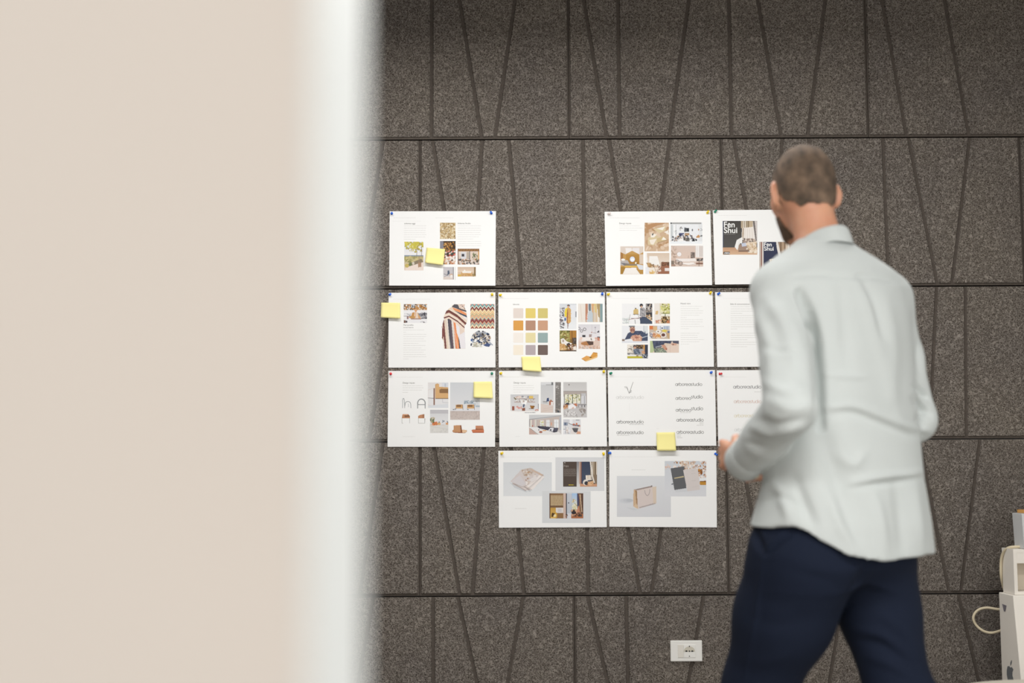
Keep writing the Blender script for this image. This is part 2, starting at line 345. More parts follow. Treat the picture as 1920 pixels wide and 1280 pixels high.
# ---- B: second of the top row
B = Sheet((1125,385), 8, (68,95), (1655,80), (1680,1195), (88,1208), .003, 'white sheet with five warm interior photos, middle one of the top row')
B.para(140, 600, [186], 'd6d5d3'); B.text(290, 280, 468, 'Design inputs', SK, 1); B.para(290, 645, [307,341,374], ends=[595,645,555])
i = Img(667,260,1032,690,'cdb093',6,11,.05).N(667,260,1032,690,['c2a07f','dcc4ab','b8926c','e2cdb8'],60,34).P([(667,300),(830,262),(1030,260),(860,300),(720,370)],'b98f68')
i.P([(800,355),(980,310),(985,370),(890,420)],'d9c9a4').P([(850,350),(975,318),(940,372)],'f4efe4').P([(720,480),(850,450),(930,510),(800,600),(715,590)],'d8c6a2').P([(775,420),(850,440),(810,480),(760,480)],'f2ece2').P([(850,500),(960,460),(1000,520),(860,560)],'cdb68a')
i.P([(920,520),(950,470),(1000,515)],'f4efe6').P([(740,520),(850,500),(800,590),(760,580)],'efe6d8').E(790,435,9,18,'2d2a28',20).P([(960,400),(1025,370),(1030,440)],'f0eae2').L([(870,560),(1000,525)],6,'8a6f52'); B.img(i)
i = Img(1055,255,1535,575,'eceef1',6,12).R(1055,255,1520,280,'a9a9a8').R(1055,255,1075,280,'55585c').V_(1060,290,1140,500,['dfe3e6','f4f5f6','c5cacc','a8acae'],14).R(1480,290,1535,560,'e4e6e8')
i.R(1195,320,1235,372,'efefef').N(1197,322,1233,372,['3a3c42','55555a','e8e8e8'],14,8).R(1265,340,1335,395,'34373c').N(1262,340,1300,395,['5c5f64','2d2f34'],12,12).E(1385,370,9,18,'5a5c60').E(1478,365,9,14,'b08a72').N(1510,345,1530,380,['66686c'],5,8)
i.R(1185,415,1260,465,'4a4f74').R(1270,415,1340,460,'b08f6e').N(1160,440,1400,500,['3a3c44','d8d4d0','8c8480','c4a484','f0eeee','5c5f74'],60,16).P([(1440,470),(1475,440),(1500,460),(1490,485),(1440,485)],'c99868').R(1250,485,1340,525,'55534f').N(1060,470,1180,545,['2d3038','c9a890','e4e0de','6a6c74'],26,15)
i.E(1215,520,36,24,'f4f2f0').N(1280,500,1360,540,['8d8580','6c6a66'],14,12).N(1375,500,1445,535,['26282c','3a3c40'],20,12).R(1055,540,1535,575,'eef1f4').N(1360,455,1380,490,['2f3136'],4,8).N(1110,380,1150,430,['55585c'],8,6).N(1505,430,1535,470,['6c6e70'],7,10); B.img(i)
i = Img(305,615,648,1033,'c39a5c',6,13,.03).P([(305,615),(648,615),(648,700),(590,735),(480,680),(380,735),(305,700)],'dccfc4').P([(380,640),(470,640),(480,680),(390,725)],'eeeae8').P([(490,640),(590,640),(590,735),(480,680)],'e8e4e4').R(590,735,648,880,'d9c7b6').G(390,735,590,880,'b98c46','a87c3c').E(487,808,46,46,'9c7234').E(485,808,38,40,'dfe4f0').E(487,815,26,20,'f4f5f8')
i.P([(305,700),(345,720),(345,830),(305,820)],'a87a48').P([(305,830),(410,820),(440,870),(370,905),(305,900)],'b9b2ae').P([(305,860),(435,875),(370,905)],'77777c').E(345,815,30,16,'f0ece8').R(380,880,560,905,'8c8070').R(370,905,560,925,'e0b860').P([(545,880),(648,900),(648,965),(590,970)],'d9dce2').P([(305,920),(380,925),(360,1033),(305,1033)],'a8803c').P([(380,940),(540,935),(600,1033),(340,1033)],'f0ebe6').P([(540,950),(648,975),(648,1033),(600,1033)],'b98f4c').E(537,865,12,16,'f8f0d8').R(545,870,560,885,'3a3028'); B.img(i)
i = Img(680,715,1040,1030,'d8c5b2',6,14,.03).G(680,715,1040,860,'d6c2ae','e2d4c6').P([(680,715),(705,715),(710,1030),(680,1030)],'f2f0ee').P([(740,760),(860,760),(900,900),(740,900)],'f1eeea').P([(690,860),(750,860),(790,900),(790,930),(730,930)],'a8865c').R(715,865,745,910,'c4a070').N(770,890,900,930,['8a6c4c','d9bca0','55402e','f0e8e0'],22,14).R(918,850,1038,910,'6a4c3a').N(920,850,1038,910,['3f3430','8a5c44','a87c60'],24,11)
i.P([(915,910),(1040,905),(1040,1030),(860,1030)],'9c6a52').R(970,940,1040,985,'e4dcd8').P([(700,940),(840,930),(850,1030),(690,1030)],'ece2d6').N(740,980,830,1030,['e0c28c','d9b06c'],14,16).N(840,920,920,990,['b08c78','e8d8cc','94705c','f0e4dc'],24,14).R(680,930,735,1030,'e6e6ea').L([(820,940),(850,1030)],7,'b58c6c'); B.img(i)
i = Img(1065,605,1545,917,'d3bcae',6,15,.03).G(1065,605,1545,790,'d6c4ba','dcc6b8').N(1065,605,1150,780,['bfa898','d2c0b4','a8907e'],40,14).R(1430,605,1545,780,'e9e4e2').V_(1430,610,1545,770,['d8cfca','f2f0ef','c4b8b2'],14).E(1187,733,38,38,'c4aa9c').E(1187,733,33,33,'efecec').R(1360,703,1422,792,'7a6c66').N(1364,707,1418,788,['55504c','a89c94','8d8078'],26,8)
i.P([(1140,800),(1430,795),(1445,840),(1150,850)],'efe8e4').P([(1100,870),(1480,840),(1545,890),(1545,917),(1080,917)],'d8c4b8').P([(1230,860),(1400,855),(1440,885),(1330,905),(1240,885)],'f2ece8').R(1450,798,1545,835,'3f3c3c').N(1450,798,1545,835,['2a2a2c','8a7e78','c4bab4'],16,9).R(1440,860,1545,885,'8a6858').R(1065,830,1110,890,'85786c')
for c in ((1155,850),(1205,870)): i.ring(c[0],c[1],30,4,'55483f').ring(c[0],c[1],14,3,'6a5c50')
i.R(1480,835,1488,917,'6a5040').L([(1240,880),(1330,900),(1440,875)],5,'b08c7a').R(1065,885,1130,917,'a88c7c').L([(1325,755),(1325,790)],4,'6a5c54'); B.img(i)

# ---- C: top right sheet behind the man
Cs = Sheet((1325,385), 8, (92,72), (1690,60), (1712,1176), (122,1188), .003, 'white sheet with two interior magazine covers, right one of the top row')
Cs.para(170, 610, [150], 'e2e1df')
i = Img(240,233,757,740,'4b4845',6,21,.02).G(240,233,757,640,'4a4744','57544f').R(240,233,250,640,'3f4a6c')
for v in range(440,640,22): i.R(250,v,520,v+4,'54555a')
i.R(240,632,757,740,'caa387').G(240,640,757,740,'c49b7c','d9b698').R(690,233,757,560,'d6cfcc').V_(515,233,690,340,['cbb89c','efe6d6','a8957a','dccbb0','7c6c56'],13).P([(530,340),(700,320),(720,500),(520,520)],'ede6df').P([(540,340),(560,345),(555,500),(528,510)],'b5a088').P([(690,233),(720,233),(750,530),(735,530)],'77706c')
for q in range(9): i.L([(560+q*17,350),(552+q*19,500)],3,'cfc3b8' if q%2 else 'faf7f3')
i.P([(450,520),(540,470),(530,570),(500,570),(460,672),(418,625)],'f3f1ee').L([(500,500),(465,660)],3,'cfcac4').E(640,545,100,50,'a9968a').N(560,500,730,570,['8c7c72','cbb8a8','e2d6ca','6f6660'],26,17).P([(480,590),(600,560),(640,690),(475,685)],'a48c7c').P([(520,570),(590,560),(600,610),(530,620)],'c9cfe0').P([(590,560),(745,540),(750,720),(650,715)],'e6d3bc')
i.N(600,570,750,710,['ecdcc8','d6be9f','f2e6d6','c9ad8c'],40,15).R(475,680,640,694,'6c564c').R(250,697,345,735,'2f2d2c').N(256,709,340,722,['ffffff','e8e8e8'],26,5); Cs.img(i)
Cs.text(258, 328, 420, 'Fen', 'f8f8f6', 1, .015); Cs.poly([(322,262),(338,262),(350,277),(338,277)], 'f8f8f6'); Cs.text(258, 413, 458, 'Shui', 'f8f8f6', .96, .015); Cs.para(260, 430, [432], '9a9794', 5)
i = Img(790,548,1300,1055,'3a3f56',6,22,.02).R(790,548,845,1055,'d9d2cc').R(793,548,803,1055,'b5a08e').R(812,548,830,1055,'94685a').R(836,548,850,1055,'efe8e2').P([(1040,548),(1300,548),(1300,1055),(1180,1000),(1090,790)],'8b7460')
i.V_(1090,548,1300,700,['b59c84','efe6dc','7a6450','d9c8b6'],16).P([(1040,548),(1070,548),(1120,790),(1085,790),(1050,640)],'e9e4de').P([(940,810),(1060,790),(1060,900),(950,900)],'ede4d8').V_(945,812,1055,890,['f4ecdf','c4b49c','e2d6c4'],12).N(950,880,1200,1000,['e8dac6','5a5048','c9a888'],40,20).R(850,960,1300,1055,'c49a7c'); Cs.img(i)
Cs.text(860, 615, 975, 'Fen', 'f8f8f6', 1, .015); Cs.poly([(906,569),(917,569),(926,580),(917,580)], 'f8f8f6'); Cs.text(860, 678, 1003, 'Shui', 'f8f8f6', .96, .015)

# ---- D: second row, scarf and chevrons
D = Sheet((705,540), 8.257, (195,72), (1848,65), (1850,1228), (193,1232), .003, 'white sheet with a striped woollen scarf and a zigzag textile pattern')
D.para(260, 850, [172], 'e4e3e1'); D.text(428, 583, 580, 'Personalità', '6e6b67', 1); D.text(428, 618, 580, 'brand desires', '7e7b77', 1)
D.para(425, 790, [648,683,716,750,785,820,855,888,925,958,993,1028,1062,1097], 'dddcda', 5, [750,470,0,0,745,0,660,0,705,0,740,0,0,505])
i = Img(430,248,790,540,'e6e4e4',6,31,.03).R(430,248,790,340,'c08b52').N(430,250,790,338,['a8703c','e4e0dc','3f342e','d9b078','6c5a4c','f2efec','5a6a70'],95,13).R(430,340,790,540,'efeef0').R(545,250,600,300,'ccd2d8').N(560,270,600,300,['2a2a2c','50525a'],8,9)
i.E(617,345,20,26,'d9a67e').P([(585,375),(655,375),(665,470),(575,470)],'e8d6c4').E(560,450,50,22,'c99a5c').P([(540,450),(560,380),(600,370),(590,430)],'c9955a').P([(640,370),(680,440),(710,470),(660,480)],'d8a878').L([(617,370),(608,450)],10,'e4a26c').P([(650,390),(790,380),(790,475),(700,475),(680,440)],'8c8a90').N(690,385,790,470,['5a5c64','b5b2b4','d8d6d8','3f4048'],34,12).R(430,430,545,438,'8c888a').N(440,395,540,425,['c4c0c2','94989e'],14,8)
i.R(478,438,505,480,'9a7a78').R(430,498,460,540,'7a5c50').R(462,505,485,535,'4a4248').N(680,518,788,535,['c8c6c8','55525a'],14,7).R(540,468,700,485,'a8877c'); D.img(i)
sc = [(1180,262),(1215,248),(1260,252),(1300,300),(1340,312),(1395,350),(1415,480),(1400,540),(1368,585),(1370,700),(1380,938),(1050,938),(1045,830),(1018,770),(1022,690),(1020,590),(1052,480),(1050,440),(1085,355),(1125,315),(1170,290)]
i = Img(1010,245,1420,940,'ecdccb',6,32,.03)
for q, c in enumerate(['7a4a48','e9d6c2','f0e4d8','55525c','6a5a62','e7dfd8','e88f5c','f09a64','55525c','7a5058','f0ece8','e6e6ec','eae6e6','ece6e2']):
    x = 1020+q*28; i.P([(x,430),(x+29,430),(x+75,940),(x+46,940)],c)
for q in range(26): i.L([(1070+q*3.2,470+q*18),(1083+q*3.2,475+q*18)],6,'c9c0ba'); i.L([(1178+q*3.2,470+q*18),(1190+q*3.2,476+q*18)],6,'f3e6da')
i.P([(1010,560),(1050,660),(1055,700),(1035,800),(1010,740)],'84504c').P([(1230,520),(1290,560),(1370,600),(1385,940),(1310,940),(1290,800),(1250,690)],'ede9ec').P([(1290,560),(1365,600),(1368,680),(1300,720)],'e9d6c8')
for q, c in enumerate(['ecd8c4','f0dfcd','70443f','824e48','ecd9c8','f0e0d0','7a4644','eedccc']):
    y = 300+q*22; i.P([(1050,y+20),(1130,y-8),(1260,y+70),(1415,y+210),(1390,y+235),(1240,y+98),(1130,y+18),(1050,y+44)],c)
i.P([(1170,290),(1215,248),(1270,255),(1290,310),(1400,345),(1400,370),(1330,350),(1230,310)],'5c5a60').P([(1180,300),(1320,345),(1400,395),(1400,425),(1300,380),(1210,340)],'ec9a68').P([(1210,345),(1405,425),(1408,455),(1300,405)],'4f5866').P([(1290,250),(1375,250),(1360,290),(1390,330),(1300,305)],'e6cfc2').N(1300,255,1380,320,['d6b8a8','efe0d8','7a6058'],16,9)
i.cut(sc+[] if False else [(1180,262),(1215,246),(1375,246),(1365,290),(1395,350),(1415,480),(1400,540),(1368,590),(1385,938),(1050,938),(1045,830),(1018,770),(1022,690),(1018,590),(1050,480),(1048,440),(1085,355),(1125,315),(1170,290)]); D.img(i)
i = Img(1462,247,1833,627,'ecd9bb',5,33,.02)
zc = ['e4a494','d9907c','5f9aa0','8ab0ac','f0ead8','7a3a40','8c4a4a','c9ab88','f2e2bc','ecd2a0','e2b48c','f0dcb0','a89c78','e8cda4','d98c74','f0dfb8','7fa6a0','b5675c','7d3b44','93504c','e2b08c','a8a49c','8fa6a6','eed6ac','f0e2c0','9a4a48','a85850','f0dcb4']
zz = (i.V-247) + np.abs(((i.U-1462+31) % 62)-31)*1.35
for q in range(40):
    m = ((zz >= q*15.2) & (zz < (q+1)*15.2)).astype(float); i._m(m, zc[q % len(zc)])
D.img(i)
i = Img(1462,655,1820,915,'f6f5f5',6,34,.03).E(1580,710,50,50,'a5a8ae').E(1665,715,48,48,'a8aab0').N(1490,700,1760,870,['3f4a66','e4ded4','6a6c78','c4b49c','4a4038','a8b4c4','d8cfc4','2f3850'],110,18).P([(1545,830),(1590,800),(1650,870),(1630,890),(1580,830)],'3c4868').P([(1660,880),(1720,850),(1780,870),(1750,910),(1690,900)],'4c5c84').N(1500,850,1640,910,['d8d4c6','b8b4a4','e8e6dc'],26,18).E(1480,805,14,18,'3f5c98').P([(1465,860),(1490,850),(1480,895),(1462,895)],'3a3e50').P([(1760,830),(1815,880),(1800,890),(1750,850)],'a8b0bc').E(1595,668,14,10,'3a3c44').E(1655,670,14,10,'44464e').N(1500,700,1540,760,['55525a','c9ad94'],10,10).N(1700,740,1770,800,['2f3444','b59c84','e2ddd6'],22,13)
i.cut([(1462,770),(1510,700),(1575,655),(1680,655),(1750,700),(1785,790),(1820,880),(1815,895),(1760,915),(1560,915),(1462,905)]); D.img(i)

# ---- E: colour swatches
E = Sheet((925,540), 7.527, (70,60), (1572,60), (1583,1115), (75,1118), .003, 'white sheet with a grid of twelve colour swatches and a tan lounger')
E.para(120, 500, [147], 'e4e3e1'); E.text(278, 238, 365, 'Identità', SK, .9)
for r_, row in enumerate([['e6dad2','e6d077','d5c67c'],['dfa354','b9917a','cda184'],['f5eee6','e8dcab','9aaead'],['f7eddc','b9adb0','74645f']]):
    for c_, col in enumerate(row):
        x = 282+c_*173; y = 284+r_*173; h = 70; pts = []
        for a0, (ox, oy) in zip((180,270,0,90), ((9,9),(132,9),(132,132),(9,132))):
            for k in range(4): t = math.radians(a0+k*30); pts.append((x+ox+9*math.cos(t), y+oy+9*math.sin(t)))
        E.poly(pts, col)
i = Img(935,220,1173,578,'dcdee2',6,41,.02).G(935,220,1173,578,'d6d9dd','eceef0').N(935,280,1000,575,['3c3a3c','5a565a','e6e4e6','2c2a2c','88666c','b8b6ba'],110,11).R(1090,240,1173,410,'e4e6ea').R(1160,330,1173,410,'6a6c74').E(1060,248,19,16,'4a4040').E(1058,262,13,15,'d9ad90')
i.P([(1015,300),(1045,275),(1078,280),(1095,320),(1090,480),(1070,500),(1035,495),(1030,410),(1003,400)],'d6a862').P([(1015,290),(1045,278),(1048,400),(1010,405),(1003,350)],'e8cf4a').P([(1040,300),(1055,300),(1050,495),(1035,495)],'a06a50').E(1014,440,13,24,'4c6c9c').P([(1043,495),(1062,495),(1052,570),(1045,570)],'8c7068').N(1055,300,1090,470,['cf9c5c','deb470'],20,12); E.img(i)
i = Img(1197,220,1543,480,'e2d6ca',6,42,.03).V_(1197,220,1543,480,['e8e0d8','d9cbbb','f0ece8','d6c0a6','c4b49c'],28).R(1197,220,1300,480,'e9e2da').P([(1300,220),(1335,220),(1335,330),(1310,480),(1300,440)],'bd8a72').P([(1340,220),(1375,220),(1375,320),(1345,325)],'77828a').P([(1340,330),(1400,310),(1405,480),(1320,480)],'c2cbd2').P([(1385,220),(1420,220),(1410,350),(1395,340)],'d8a878').P([(1420,220),(1455,220),(1460,350),(1430,340)],'dcc58a').P([(1460,220),(1505,220),(1500,420),(1480,400)],'b0986c').R(1505,220,1543,480,'8aa0a2').N(1310,380,1330,480,['e0a088'],8,8).L([(1470,300),(1475,470)],8,'f4efe4').L([(1230,240),(1250,470)],5,'d9c4b4'); E.img(i)
i = Img(935,598,1173,892,'8a7040',6,43,.05).N(935,598,1080,760,['8c8a4a','a8a05c','6a6c38','c9bf84','5a5230'],90,16).R(1080,598,1173,720,'b07f3e').R(1105,598,1115,790,'7a5428').R(1115,700,1173,790,'5c4a3c').N(1125,705,1173,780,['3f3834','77706c'],14,12).P([(950,720),(990,705),(1030,750),(1110,780),(1080,820),(960,790)],'f0eae4').E(985,745,14,20,'b5a598').P([(1030,790),(1070,770),(1090,800),(1050,830)],'3f3a3c').P([(935,780),(1010,790),(1030,880),(935,892)],'d2a872').N(940,790,1030,880,['c49358','e4c79c'],20,14).R(1050,800,1173,892,'94603c').N(1050,810,1173,892,['d6c4b0','6a4c34','3a3430','e8dcd0','b07a48'],36,14).R(935,878,1173,892,'4a3c34').P([(1130,830),(1160,815),(1173,850),(1173,880),(1125,870)],'eee6dc'); E.img(i)
i = Img(1200,512,1505,858,'dedbde',6,44,.02).G(1200,512,1505,700,'dad8dc','e6e3e6')
for c in ((1208,570,17),(1245,605,17),(1288,582,19)): i.ring(c[0],c[1],c[2],3.5,'4a4648')
i.L([(1438,560),(1438,635)],3,'8c888c').E(1438,556,10,9,'a09ca4').L([(1390,512),(1390,625)],3,'b5b2b6').E(1388,625,11,8,'b58c84').L([(1410,630),(1450,636)],5,'8c686c').P([(1460,625),(1490,595),(1495,625)],'4a4650').R(1255,662,1300,692,'3f3c40').P([(1350,655),(1390,650),(1385,690),(1350,690)],'a89490').R(1215,695,1440,745,'efe9e6').N(1360,710,1385,730,['4a4440'],4,7).R(1465,685,1505,720,'46464e').N(1440,700,1505,745,['c9846c','d8b0a0'],12,14).R(1200,745,1505,858,'dfc8bb').P([(1235,770),(1310,750),(1415,765),(1405,805),(1290,810),(1240,795)],'b58054').P([(1310,745),(1410,755),(1410,800),(1350,805)],'5c4a44').N(1205,815,1505,855,['ecdcd2','cda68e','c2b4b0','e0beaa'],40,14).N(1205,680,1250,740,['e4c9bc','f0e4de'],12,14); E.img(i)
i = Img(1235,900,1470,1035,'e0b26e',5,45,.02).P([(1240,995),(1310,955),(1370,965),(1345,1000),(1300,1030)],'e2a65c').P([(1370,975),(1410,905),(1450,915),(1465,960),(1400,995)],'dca050').P([(1240,998),(1300,1022),(1300,1035),(1240,1005)],'b97c34').P([(1300,1030),(1465,960),(1462,985),(1305,1035)],'efc88c').E(1372,978,16,7,'55402a').P([(1410,905),(1468,912),(1465,925),(1412,917)],'c0863c')
i.cut([(1238,995),(1312,952),(1365,965),(1408,903),(1468,912),(1466,978),(1305,1036)]); E.img(i)

# ---- F: craftsman photos
F = Sheet((1130,540), 8.259, (58,62), (1702,58), (1722,1218), (72,1222), .003, 'white sheet with photos of a craftsman at work beside a column of text')
F.para(120, 720, [160], 'e6e5e3'); F.text(1208, 250, 1358, 'Mondi visivi', SK, 1)
F.para(1208, 1568, [282,318,352,387,420,455,488,523,558,594,628,698,730,765,798,831,868], 'dadad7', 5, [1545,1490,0,0,1500,1300,0,0,1500,0,1335,1500,1470,1470,0,1500,1340])
i = Img(300,240,768,555,'f1f1f2',6,51,.02).R(672,240,768,555,'3f3e44').N(675,240,768,360,['c9b8a8','2c2c30','e2dcd6','6a6c78','8c7c6c'],60,11).N(650,420,768,540,['e2cfb4','c9a57c','f0e4d2','55504c','3c4250'],60,16).R(672,330,768,336,'d8d2cc').R(672,370,768,375,'c8c2bc').R(668,240,676,555,'6a6058')
i.E(598,268,26,28,'35383f').E(600,288,15,18,'caa288').P([(580,310),(640,300),(670,340),(660,430),(610,450),(570,430),(580,360)],'a5a2a4').N(590,320,660,430,['8a878a','bab8ba','77747a'],26,13).P([(575,450),(650,440),(768,520),(768,555),(580,555)],'4a5468').P([(475,345),(500,320),(550,325),(555,405),(475,405)],'d3b87c').E(510,314,12,8,'4a3c34').R(470,402,560,410,'6a5c4c').L([(425,410),(400,550)],5,'5a5450').L([(490,410),(505,550)],7,'3f3a3a').L([(545,410),(570,470)],5,'5a5450').P([(430,420),(545,415),(560,490),(420,480)],'f4f3f3').L([(440,470),(560,470)],8,'4c4a50').L([(385,490),(600,455)],6,'a8786a').N(300,470,420,540,['d8dcdc','e8ecea','c4caca'],22,16).L([(320,545),(400,530)],6,'aab0b0'); F.img(i)
i = Img(800,235,1040,550,'eae0cc',6,52,.03).R(800,235,905,550,'ece6e0').R(880,240,910,420,'e0d8c2').N(905,250,1040,400,['c4c26c','d6d48a','a3a84c','e6e4b8','8a8c44'],90,17).P([(820,355),(860,350),(855,410),(815,410)],'d9b884').R(905,385,1040,395,'8a8c5c').R(905,400,1040,430,'f0eee2').L([(968,400),(968,460)],10,'3a4a2c').R(905,440,1040,545,'7c6444').N(905,440,1040,540,['4a3a28','c9a878','e6d8bc','8a6c40','2f2a22'],60,13).N(820,500,900,545,['e2b49c','f0d8c4','c98c70'],18,15).R(990,500,1040,545,'c4825c').R(800,545,1040,550,'d8cfc4'); F.img(i)
i = Img(298,582,700,850,'ecedf0',6,53,.02).R(630,582,642,740,'c4c8cc').R(642,582,700,740,'dfe2e4').P([(340,800),(390,700),(440,670),(520,660),(600,660),(700,730),(700,815),(600,820),(450,780)],'4b536a').N(400,680,690,740,['444c62','566078'],30,17).E(460,640,42,56,'c69c88').R(405,582,500,600,'8c8e94').P([(412,582),(498,582),(500,598),(408,600)],'7c8086').E(432,610,12,6,'3c3434').E(482,610,12,6,'3c3434').E(462,655,34,30,'8c6054').E(466,648,14,7,'b5807a').E(462,682,22,16,'c29880').P([(430,770),(460,730),(560,725),(612,760),(600,820),(480,828)],'d2a48c').N(440,735,600,820,['c2907c','e0b8a2','b88474'],26,14).R(498,762,552,772,'8c4a40').P([(610,760),(700,735),(700,745),(612,775)],'b8c0ca').R(298,790,340,820,'8c7a70').P([(298,820),(700,820),(700,850),(298,850)],'e2e4ea'); F.img(i)
i = Img(722,582,1038,787,'c8b8aa',6,54,.03).R(722,582,780,640,'d87e4c').P([(775,600),(840,595),(845,650),(790,665)],'dcb888').R(845,582,1038,640,'dcdfe8').V_(890,590,1038,640,['c4ccdc','f2f3f6','a8b4c8'],12).E(920,620,14,12,'4c5a7c').E(862,672,40,28,'f0ece6').E(858,672,12,9,'6a5048').E(960,665,46,26,'d6c090').E(955,660,34,16,'e2cf5c').E(792,722,44,40,'e8cfb8').E(792,722,30,26,'c9906a').E(865,742,52,38,'efe2d2').E(862,740,42,26,'d89a54').E(940,725,46,42,'efe8e2').E(938,725,30,26,'6c4a44').P([(980,700),(1038,690),(1038,787),(1010,787)],'c4a684').N(722,690,770,760,['4a5068','8c90a4','e4e6ec'],20,12).N(770,700,900,770,['c07c4c','f0dcc0','a8643c','e8a85c'],30,8).E(1020,680,20,14,'5c6c94').P([(722,740),(760,787),(722,787)],'eceef2'); F.img(i)
i = Img(732,815,1180,1000,'dcc9ba',6,55,.02).P([(732,815),(775,815),(800,960),(770,1000),(732,1000)],'b9c79a').P([(768,815),(1075,815),(1050,860),(940,880),(900,920),(790,935)],'4c5266').N(790,820,1040,870,['444a5e','555c72'],20,20).P([(1075,815),(1180,815),(1180,865),(1090,850)],'5a5c6c').P([(790,935),(940,920),(1000,1000),(800,1000)],'7c8478').N(800,940,980,1000,['94a08c','a8b29c','6c746c'],26,14).P([(960,850),(1040,860),(1010,890),(945,880)],'d8c8b8').P([(905,880),(960,875),(1000,940),(960,960),(930,920)],'c99880').L([(820,915),(915,890)],9,'c4cace').P([(1000,890),(1100,880),(1180,870),(1180,1000),(1000,1000)],'e4d0c2').R(1040,890,1044,1000,'cbb4a4').P([(1050,860),(1100,850),(1150,860),(1140,885),(1080,890)],'d2a894').E(985,945,12,16,'a86a58').E(1090,875,10,8,'5c4440'); F.img(i)
i = Img(380,875,700,1088,'b0aaa6',6,56,.03).R(380,875,470,1000,'e9e2d8').N(390,900,460,980,['f4f0e8','c4b8a8','8c8478'],18,12).R(395,935,455,945,'5a5450').R(520,880,640,940,'4c4038').N(520,880,640,940,['8a6c4c','c9a070','2f2a28'],30,10).R(640,875,700,1088,'3f4250').R(632,875,650,990,'dba45c').E(495,905,24,22,'4a4044').E(498,922,18,18,'c99c84').P([(470,960),(520,935),(600,950),(580,1020),(500,1030)],'6c7484').N(480,950,580,1020,['5a6474','8a94a4'],16,14).P([(560,945),(640,960),(650,1010),(590,1010)],'a8a8ae').P([(600,975),(650,965),(655,1015),(610,1015)],'cfa07c').P([(380,1020),(520,1035),(620,1050),(620,1065),(380,1060)],'eceae8').R(380,1055,620,1088,'c2b840').E(535,1048,20,8,'8c6c54').N(615,1030,700,1085,['f0eeec','5c6474','c4ccd0','3a3f4c'],24,13).R(385,1015,420,1030,'5a5c68'); F.img(i)

# ---- G: text only
G = Sheet((1335,540), 8.26, (48,62), (1700,55), (1722,1212), (80,1222), .003, 'white sheet of text only, right one of the second row behind the left sleeve')
G.para(170, 590, [160], 'eeedeb'); G.text(283, 258, 580, 'Stile di comunicazione', '5e5b56', 1)
G.para(290, 700, [287,322,357,391,426,460,495,528,563,598,632,698,732,766,800,838,872,908], 'd6d6d2', 5, [585,0,0,470,0,0,0,0,0,0,395,0,0,0,545,0,0,545])

# ---- H: chairs
H = Sheet((720,688), 8.155, (68,58), (1703,58), (1698,1218), (55,1218), .003, 'white sheet with tan leather armchairs and chair frame drawings, lower left')
H.para(190, 600, [155], 'e4e3e1'); H.text(288, 252, 470, 'Design inputs', '55524c', 1); H.para(285, 625, [285,317,352,386], 'd6d5d2', 5, [590,0,585,370]); H.para(290, 480, [1063], 'dcdbd9')
i = Img(672,235,985,625,'e9e8e9',6,61,.015).G(672,235,985,480,'e6e3e2','efeeee').R(885,235,985,320,'dde0e6').R(925,250,950,300,'c4cad4').P([(845,300),(985,310),(985,405),(850,400)],'d6ab78').P([(848,345),(880,330),(985,335),(985,400),(848,400)],'93704e').P([(785,262),(815,250),(845,262),(848,400),(785,470)],'cfa574').P([(800,262),(845,262),(848,395),(985,400),(985,475),(785,480)],'dcb17d').R(785,474,985,486,'8a6c50').R(757,320,778,600,'8f6b5c').L([(680,345),(765,322)],5,'e4d2c8').L([(672,472),(760,476)],7,'55565a').L([(895,486),(897,540),(985,545)],5,'b8bac0').L([(672,575),(760,600)],5,'d8c8c2').L([(680,350),(680,470)],4,'e8dcd6').P([(672,590),(985,560),(985,625),(672,625)],'dfe2e6'); H.img(i)
i = Img(1012,235,1465,805,'dadcdf',6,62,.015).G(1012,235,1465,660,'d2d5d9','e4e4e6').R(1225,510,1400,560,'aeb8c2').N(1230,515,1395,556,['dde2e8','8fa0ae','f0f2f4','6c7c88'],30,11).N(1380,490,1465,580,['c8ccd0','dde0e2'],20,20).G(1012,670,1465,805,'c9bcb6','cdc1bb').N(1012,672,1465,805,['beb0aa','d6cac4','c4b6b0'],80,12)
for x in (1095,1270):
    i.P([(x,575),(x+110,572),(x+112,632),(x,634)],'d3a672').R(x+12,578,x+85,608,'8c6a4c').L([(x+2,632),(x+4,660)],4,'6a6460').L([(x+108,580),(x+114,655)],6,'55504e')
i.R(1012,655,1465,670,'e6e6ea').N(1060,630,1100,660,['5a5c66','8c8e96'],7,7).E(1285,648,12,6,'6a6c74').R(1400,585,1465,612,'b0bcc4'); H.img(i)
i = Img(705,652,983,1008,'d9d9dc',6,63,.015).R(705,652,983,712,'c6c4c8').G(705,712,983,850,'dcdcde','e6e6e8').R(705,875,983,895,'d8c4b4').P([(740,840),(815,835),(820,880),(755,892),(735,870)],'cf7c50').N(745,840,815,885,['e08c5c','b8683c'],12,10).R(820,850,865,882,'dfb27c').N(705,770,770,840,['7c8c5c','4c5c44','a8a884','c4b08c'],22,14).R(868,820,945,890,'e6e4e6').N(895,810,925,850,['4a505c','8a94a0'],6,10).R(945,850,983,885,'d9a070').E(905,888,36,8,'a8a4a4').N(820,830,850,855,['4a4e58'],4,7).P([(705,895),(983,880),(983,1008),(705,1008)],'dfddd9').L([(705,905),(983,950)],5,'cac6c2').N(705,950,983,1008,['d6d4d0','e4e2de'],20,16).N(968,825,983,850,['5a6470'],4,8); H.img(i)
lay = H.nl(); arcp = lambda cx, cy, rx, ry, a0, a1, n=16: [(cx+rx*math.cos(math.radians(a0+(a1-a0)*k/n)), cy-ry*math.sin(math.radians(a0+(a1-a0)*k/n))) for k in range(n+1)]
